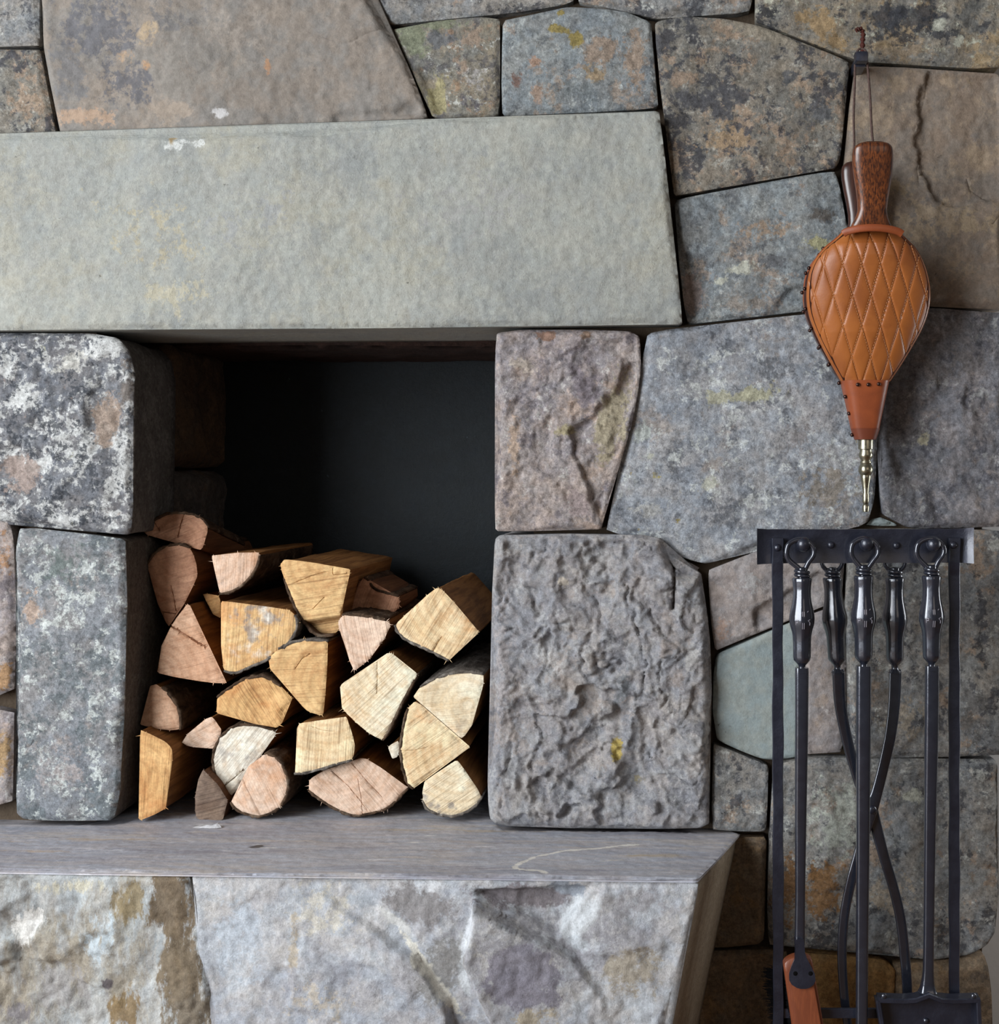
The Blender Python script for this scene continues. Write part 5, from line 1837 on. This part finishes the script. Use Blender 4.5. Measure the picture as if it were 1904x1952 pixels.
# block: rounded stadium tilted
mb = MB()
ax0 = Vector(at(1521, 1838, YT))
ax1 = Vector(at(1550, 2020, YT))
dr = (ax1 - ax0)
sd_ = Vector((dr.z, 0, -dr.x)).normalized()
if sd_.x < 0:
    sd_ = -sd_
dn = dr.normalized()
outl = []
wB = 28 * kT
for i in range(13):
    a = PI * i / 12
    outl.append(ax0 - sd_ * (wB * math.cos(a)) - dn * (wB * .55 * math.sin(a)))
w2 = 31 * kT
for i in range(13):
    a = PI * i / 12
    outl.append(ax1 + sd_ * (w2 * math.cos(a)) + dn * (w2 * .6 * math.sin(a)))
cn = sum(outl, Vector()) / len(outl)
rg = []
for yo, s_ in ((-.008, .72), (-.0075, .80), (-.0035, .83), (-.003, .93), (-.0005, .985), (.003, 1), (.016, 1), (.018, .96)):
    rg.append([tuple(cn + (p_ - cn) * s_ + Vector((0, yo, 0))) for p_ in outl])
mb.loft(rg[::-1])
mb.build('brush_block', M['brushwood'], brush, tuple(cn), split=.6)
# bristles: a dense tuft block (uncountable)
rngb = np.random.RandomState(5)
mb = MB()
for i in range(2600):
    t = rngb.uniform(.12, 1.0)
    s_ = rngb.uniform(-.92, .9)
    p0 = ax0 + dr * t + sd_ * (wB * s_) + Vector((0, .017, 0))
    ln = rngb.uniform(.034, .052)
    sp = Vector((-.70 + s_ * .25 + rngb.uniform(-.1, .1), .80, rngb.uniform(-.30, .05) + (-.15 * t))).normalized()
    p1 = p0 + sp * ln
    e = Vector((.0009, 0, .0004))
    g_ = Vector((0, .0, .0011))
    mb.add([p0 - e, p0 + e, p0 + g_, p1 - e * .5, p1 + e * .5, p1 + g_ * .5], [(0, 1, 2), (3, 5, 4), (0, 3, 4, 1), (1, 4, 5, 2), (2, 5, 3, 0)])
tag(mb.build('bristles', M['bristle'], brush, tuple(cn + Vector((-.02, .04, 0))), smooth=False), kind='stuff')

# poker
poker = thing('poker', at(1645, 1952, YT), 'straight black iron poker hanging in the middle of the stand', 'poker', TG)
eye(poker, 1649, 1048, 1647, YT)
tool_handle(poker, 1646, YT, -4)
shaft(poker, [(1646, 1272, YT, .95), (1646, 1281, YT, 1.0), (1645.5, 1400, YT, 1.0), (1644.5, 1600, YT, .90), (1643, 1800, YT, .82), (1642, 1960, YT, .78), (1641, 2060, YT, .7), (1640, 2110, YT, .25)], 14 * kT, 13 * kT)
shaft(poker, [(1641, 2030, YT, 1.0), (1652, 2048, YT, .9), (1664, 2044, YT, .7), (1668, 2030, YT, .3)], 7 * kT, 7 * kT, name='hook')
# shovel
shov = thing('ash_shovel', at(1770, 1952, YT), 'black iron ash shovel with a rimmed pan, rightmost tool on the stand', 'shovel', TG)
eye(shov, 1774, 1048, 1775, YT)
tool_handle(shov, 1775.5, YT, -4)
shaft(shov, [(1776, 1272, YT, .95), (1776, 1281, YT, 1.0), (1775, 1400, YT, 1.0), (1772, 1600, YT, .82), (1770, 1780, YT, .75), (1769, 1850, YT, .78), (1768, 1878, YT, 1.0), (1768, 1890, YT, 1.35)], 13 * kT, 11 * kT)
YP = YT - .004
mb = MB()      # pan: floor sheet
pan = [(1678, 1906), (1740, 1905), (1768, 1894), (1796, 1905), (1856, 1906), (1862, 1960), (1866, 2060), (1690, 2060), (1684, 1960)]
for_ = [at(p_[0], p_[1], YP + .012) for p_ in pan]
bk_ = [at(p_[0], p_[1], YP + .0145) for p_ in pan]
mb.loft([bk_, for_] if False else [for_[::-1], bk_[::-1]])
mb.build('pan', M['iron'], shov, at(1770, 1985, YP + .012), split=.4)
mb = MB()
mb.sweep([at(1672, 1902, YP + .004), at(1720, 1904, YP + .004), at(1745, 1902, YP + .003), at(1768, 1893, YP), at(1790, 1902, YP + .003), at(1815, 1904, YP + .004), at(1865, 1902, YP + .004)], chamf(.0040, .012, .0015))
mb.build('rim', M['iron'], shov, at(1768, 1900, YP), split=.5)
for sgn, pts in ((-1, [(1672, 1902), (1680, 1952), (1690, 2062)]), (1, [(1862, 1902), (1864, 1952), (1868, 2062)])):
    mb = MB()
    mb.sweep([at(p_[0], p_[1], YP + .004) for p_ in pts], chamf(.0036, .012, .0015))
    mb.build('rim', M['iron'], shov, at(pts[1][0], pts[1][1], YP), split=.5)
for px_, py, yy in ((1765, 1946, YP + .011), (1685, 1899, YP - .007), (1856, 1899, YP - .007)):
    mb = MB()
    c = at(px_, py, yy)
    mb.lathe((c[0], c[1] + .002, c[2]), (0, -1, 0), [(0, .0044), (.002, .0044), (.0035, .0034), (.0045, .001)], 12)
    mb.build('rivet', M['iron_gloss'], shov, c, split=.8)
# tongs, behind the rail
YG = YR + .026
tong = thing('fire_tongs', at(1660, 1540, YG), 'black iron log tongs with crossing legs, hung behind the rail around the poker', 'tongs', TG)
kG = sc(YG)
for pxc, slant, leg in ((1586.5, .055, [(1597, 1276, YG, .95), (1598, 1288, YG, 1), (1601, 1340, YG, .95), (1612, 1400, YG, .9), (1628, 1460, YG, .85), (1645, 1510, YG, .9), (1658, 1536, YG, 1.1), (1668, 1570, YG, .95), (1684, 1630, YG, .85), (1702, 1690, YG, .82), (1716, 1750, YG, .82),
                                         (1724, 1820, YG, .82), (1729, 1890, YG, .8), (1728, 1990, YG, .7)]),
                        (1705.5, .0, [(1706, 1276, YG, .95), (1706, 1288, YG, 1), (1704, 1340, YG, .95), (1697, 1400, YG, .9), (1684, 1460, YG, .85), (1671, 1510, YG, .9), (1662, 1536, YG, 1.1), (1652, 1570, YG, .95), (1636, 1630, YG, .8), (1622, 1680, YG, .78), (1610, 1740, YG, .76),
                                      (1605, 1800, YG, .76), (1606, 1860, YG, .74), (1613, 1935, YG, .7), (1622, 1990, YG, .65)])):
    off = -.004 if pxc > 1650 else .004
    tool_handle(tong, pxc, YG, 0, False, slant)
    shaft(tong, [(a_, b_, c_ + (off if b_ > 1400 else off * max(0, (b_ - 1288) / 112.)), d_) for a_, b_, c_, d_ in leg], 12 * kG, .0045, name='leg')
mb = MB()
c = at(1661, 1541, YG)
mb.lathe((c[0], YG - .013, c[2]), (0, 1, 0), [(0, .002), (.001, .005), (.003, .0066), (.006, .0066), (.022, .0066), (.025, .002)], 14)
mb.build('pivot', M['iron'], tong, c, split=.8)
for px_ in (1586, 1706):
    mb = MB()
    c = at(px_, 1070, YG)
    pts = []
    for i in range(25):
        a = 2 * PI * i / 24
        pts.append((c[0] + .016 * math.cos(a), c[1], c[2] + .016 * math.sin(a)))
    mb.sweep(pts, circ(.0034, 8))
    mb.build('hanging_loop', M['iron'], tong, c, split=1.0)
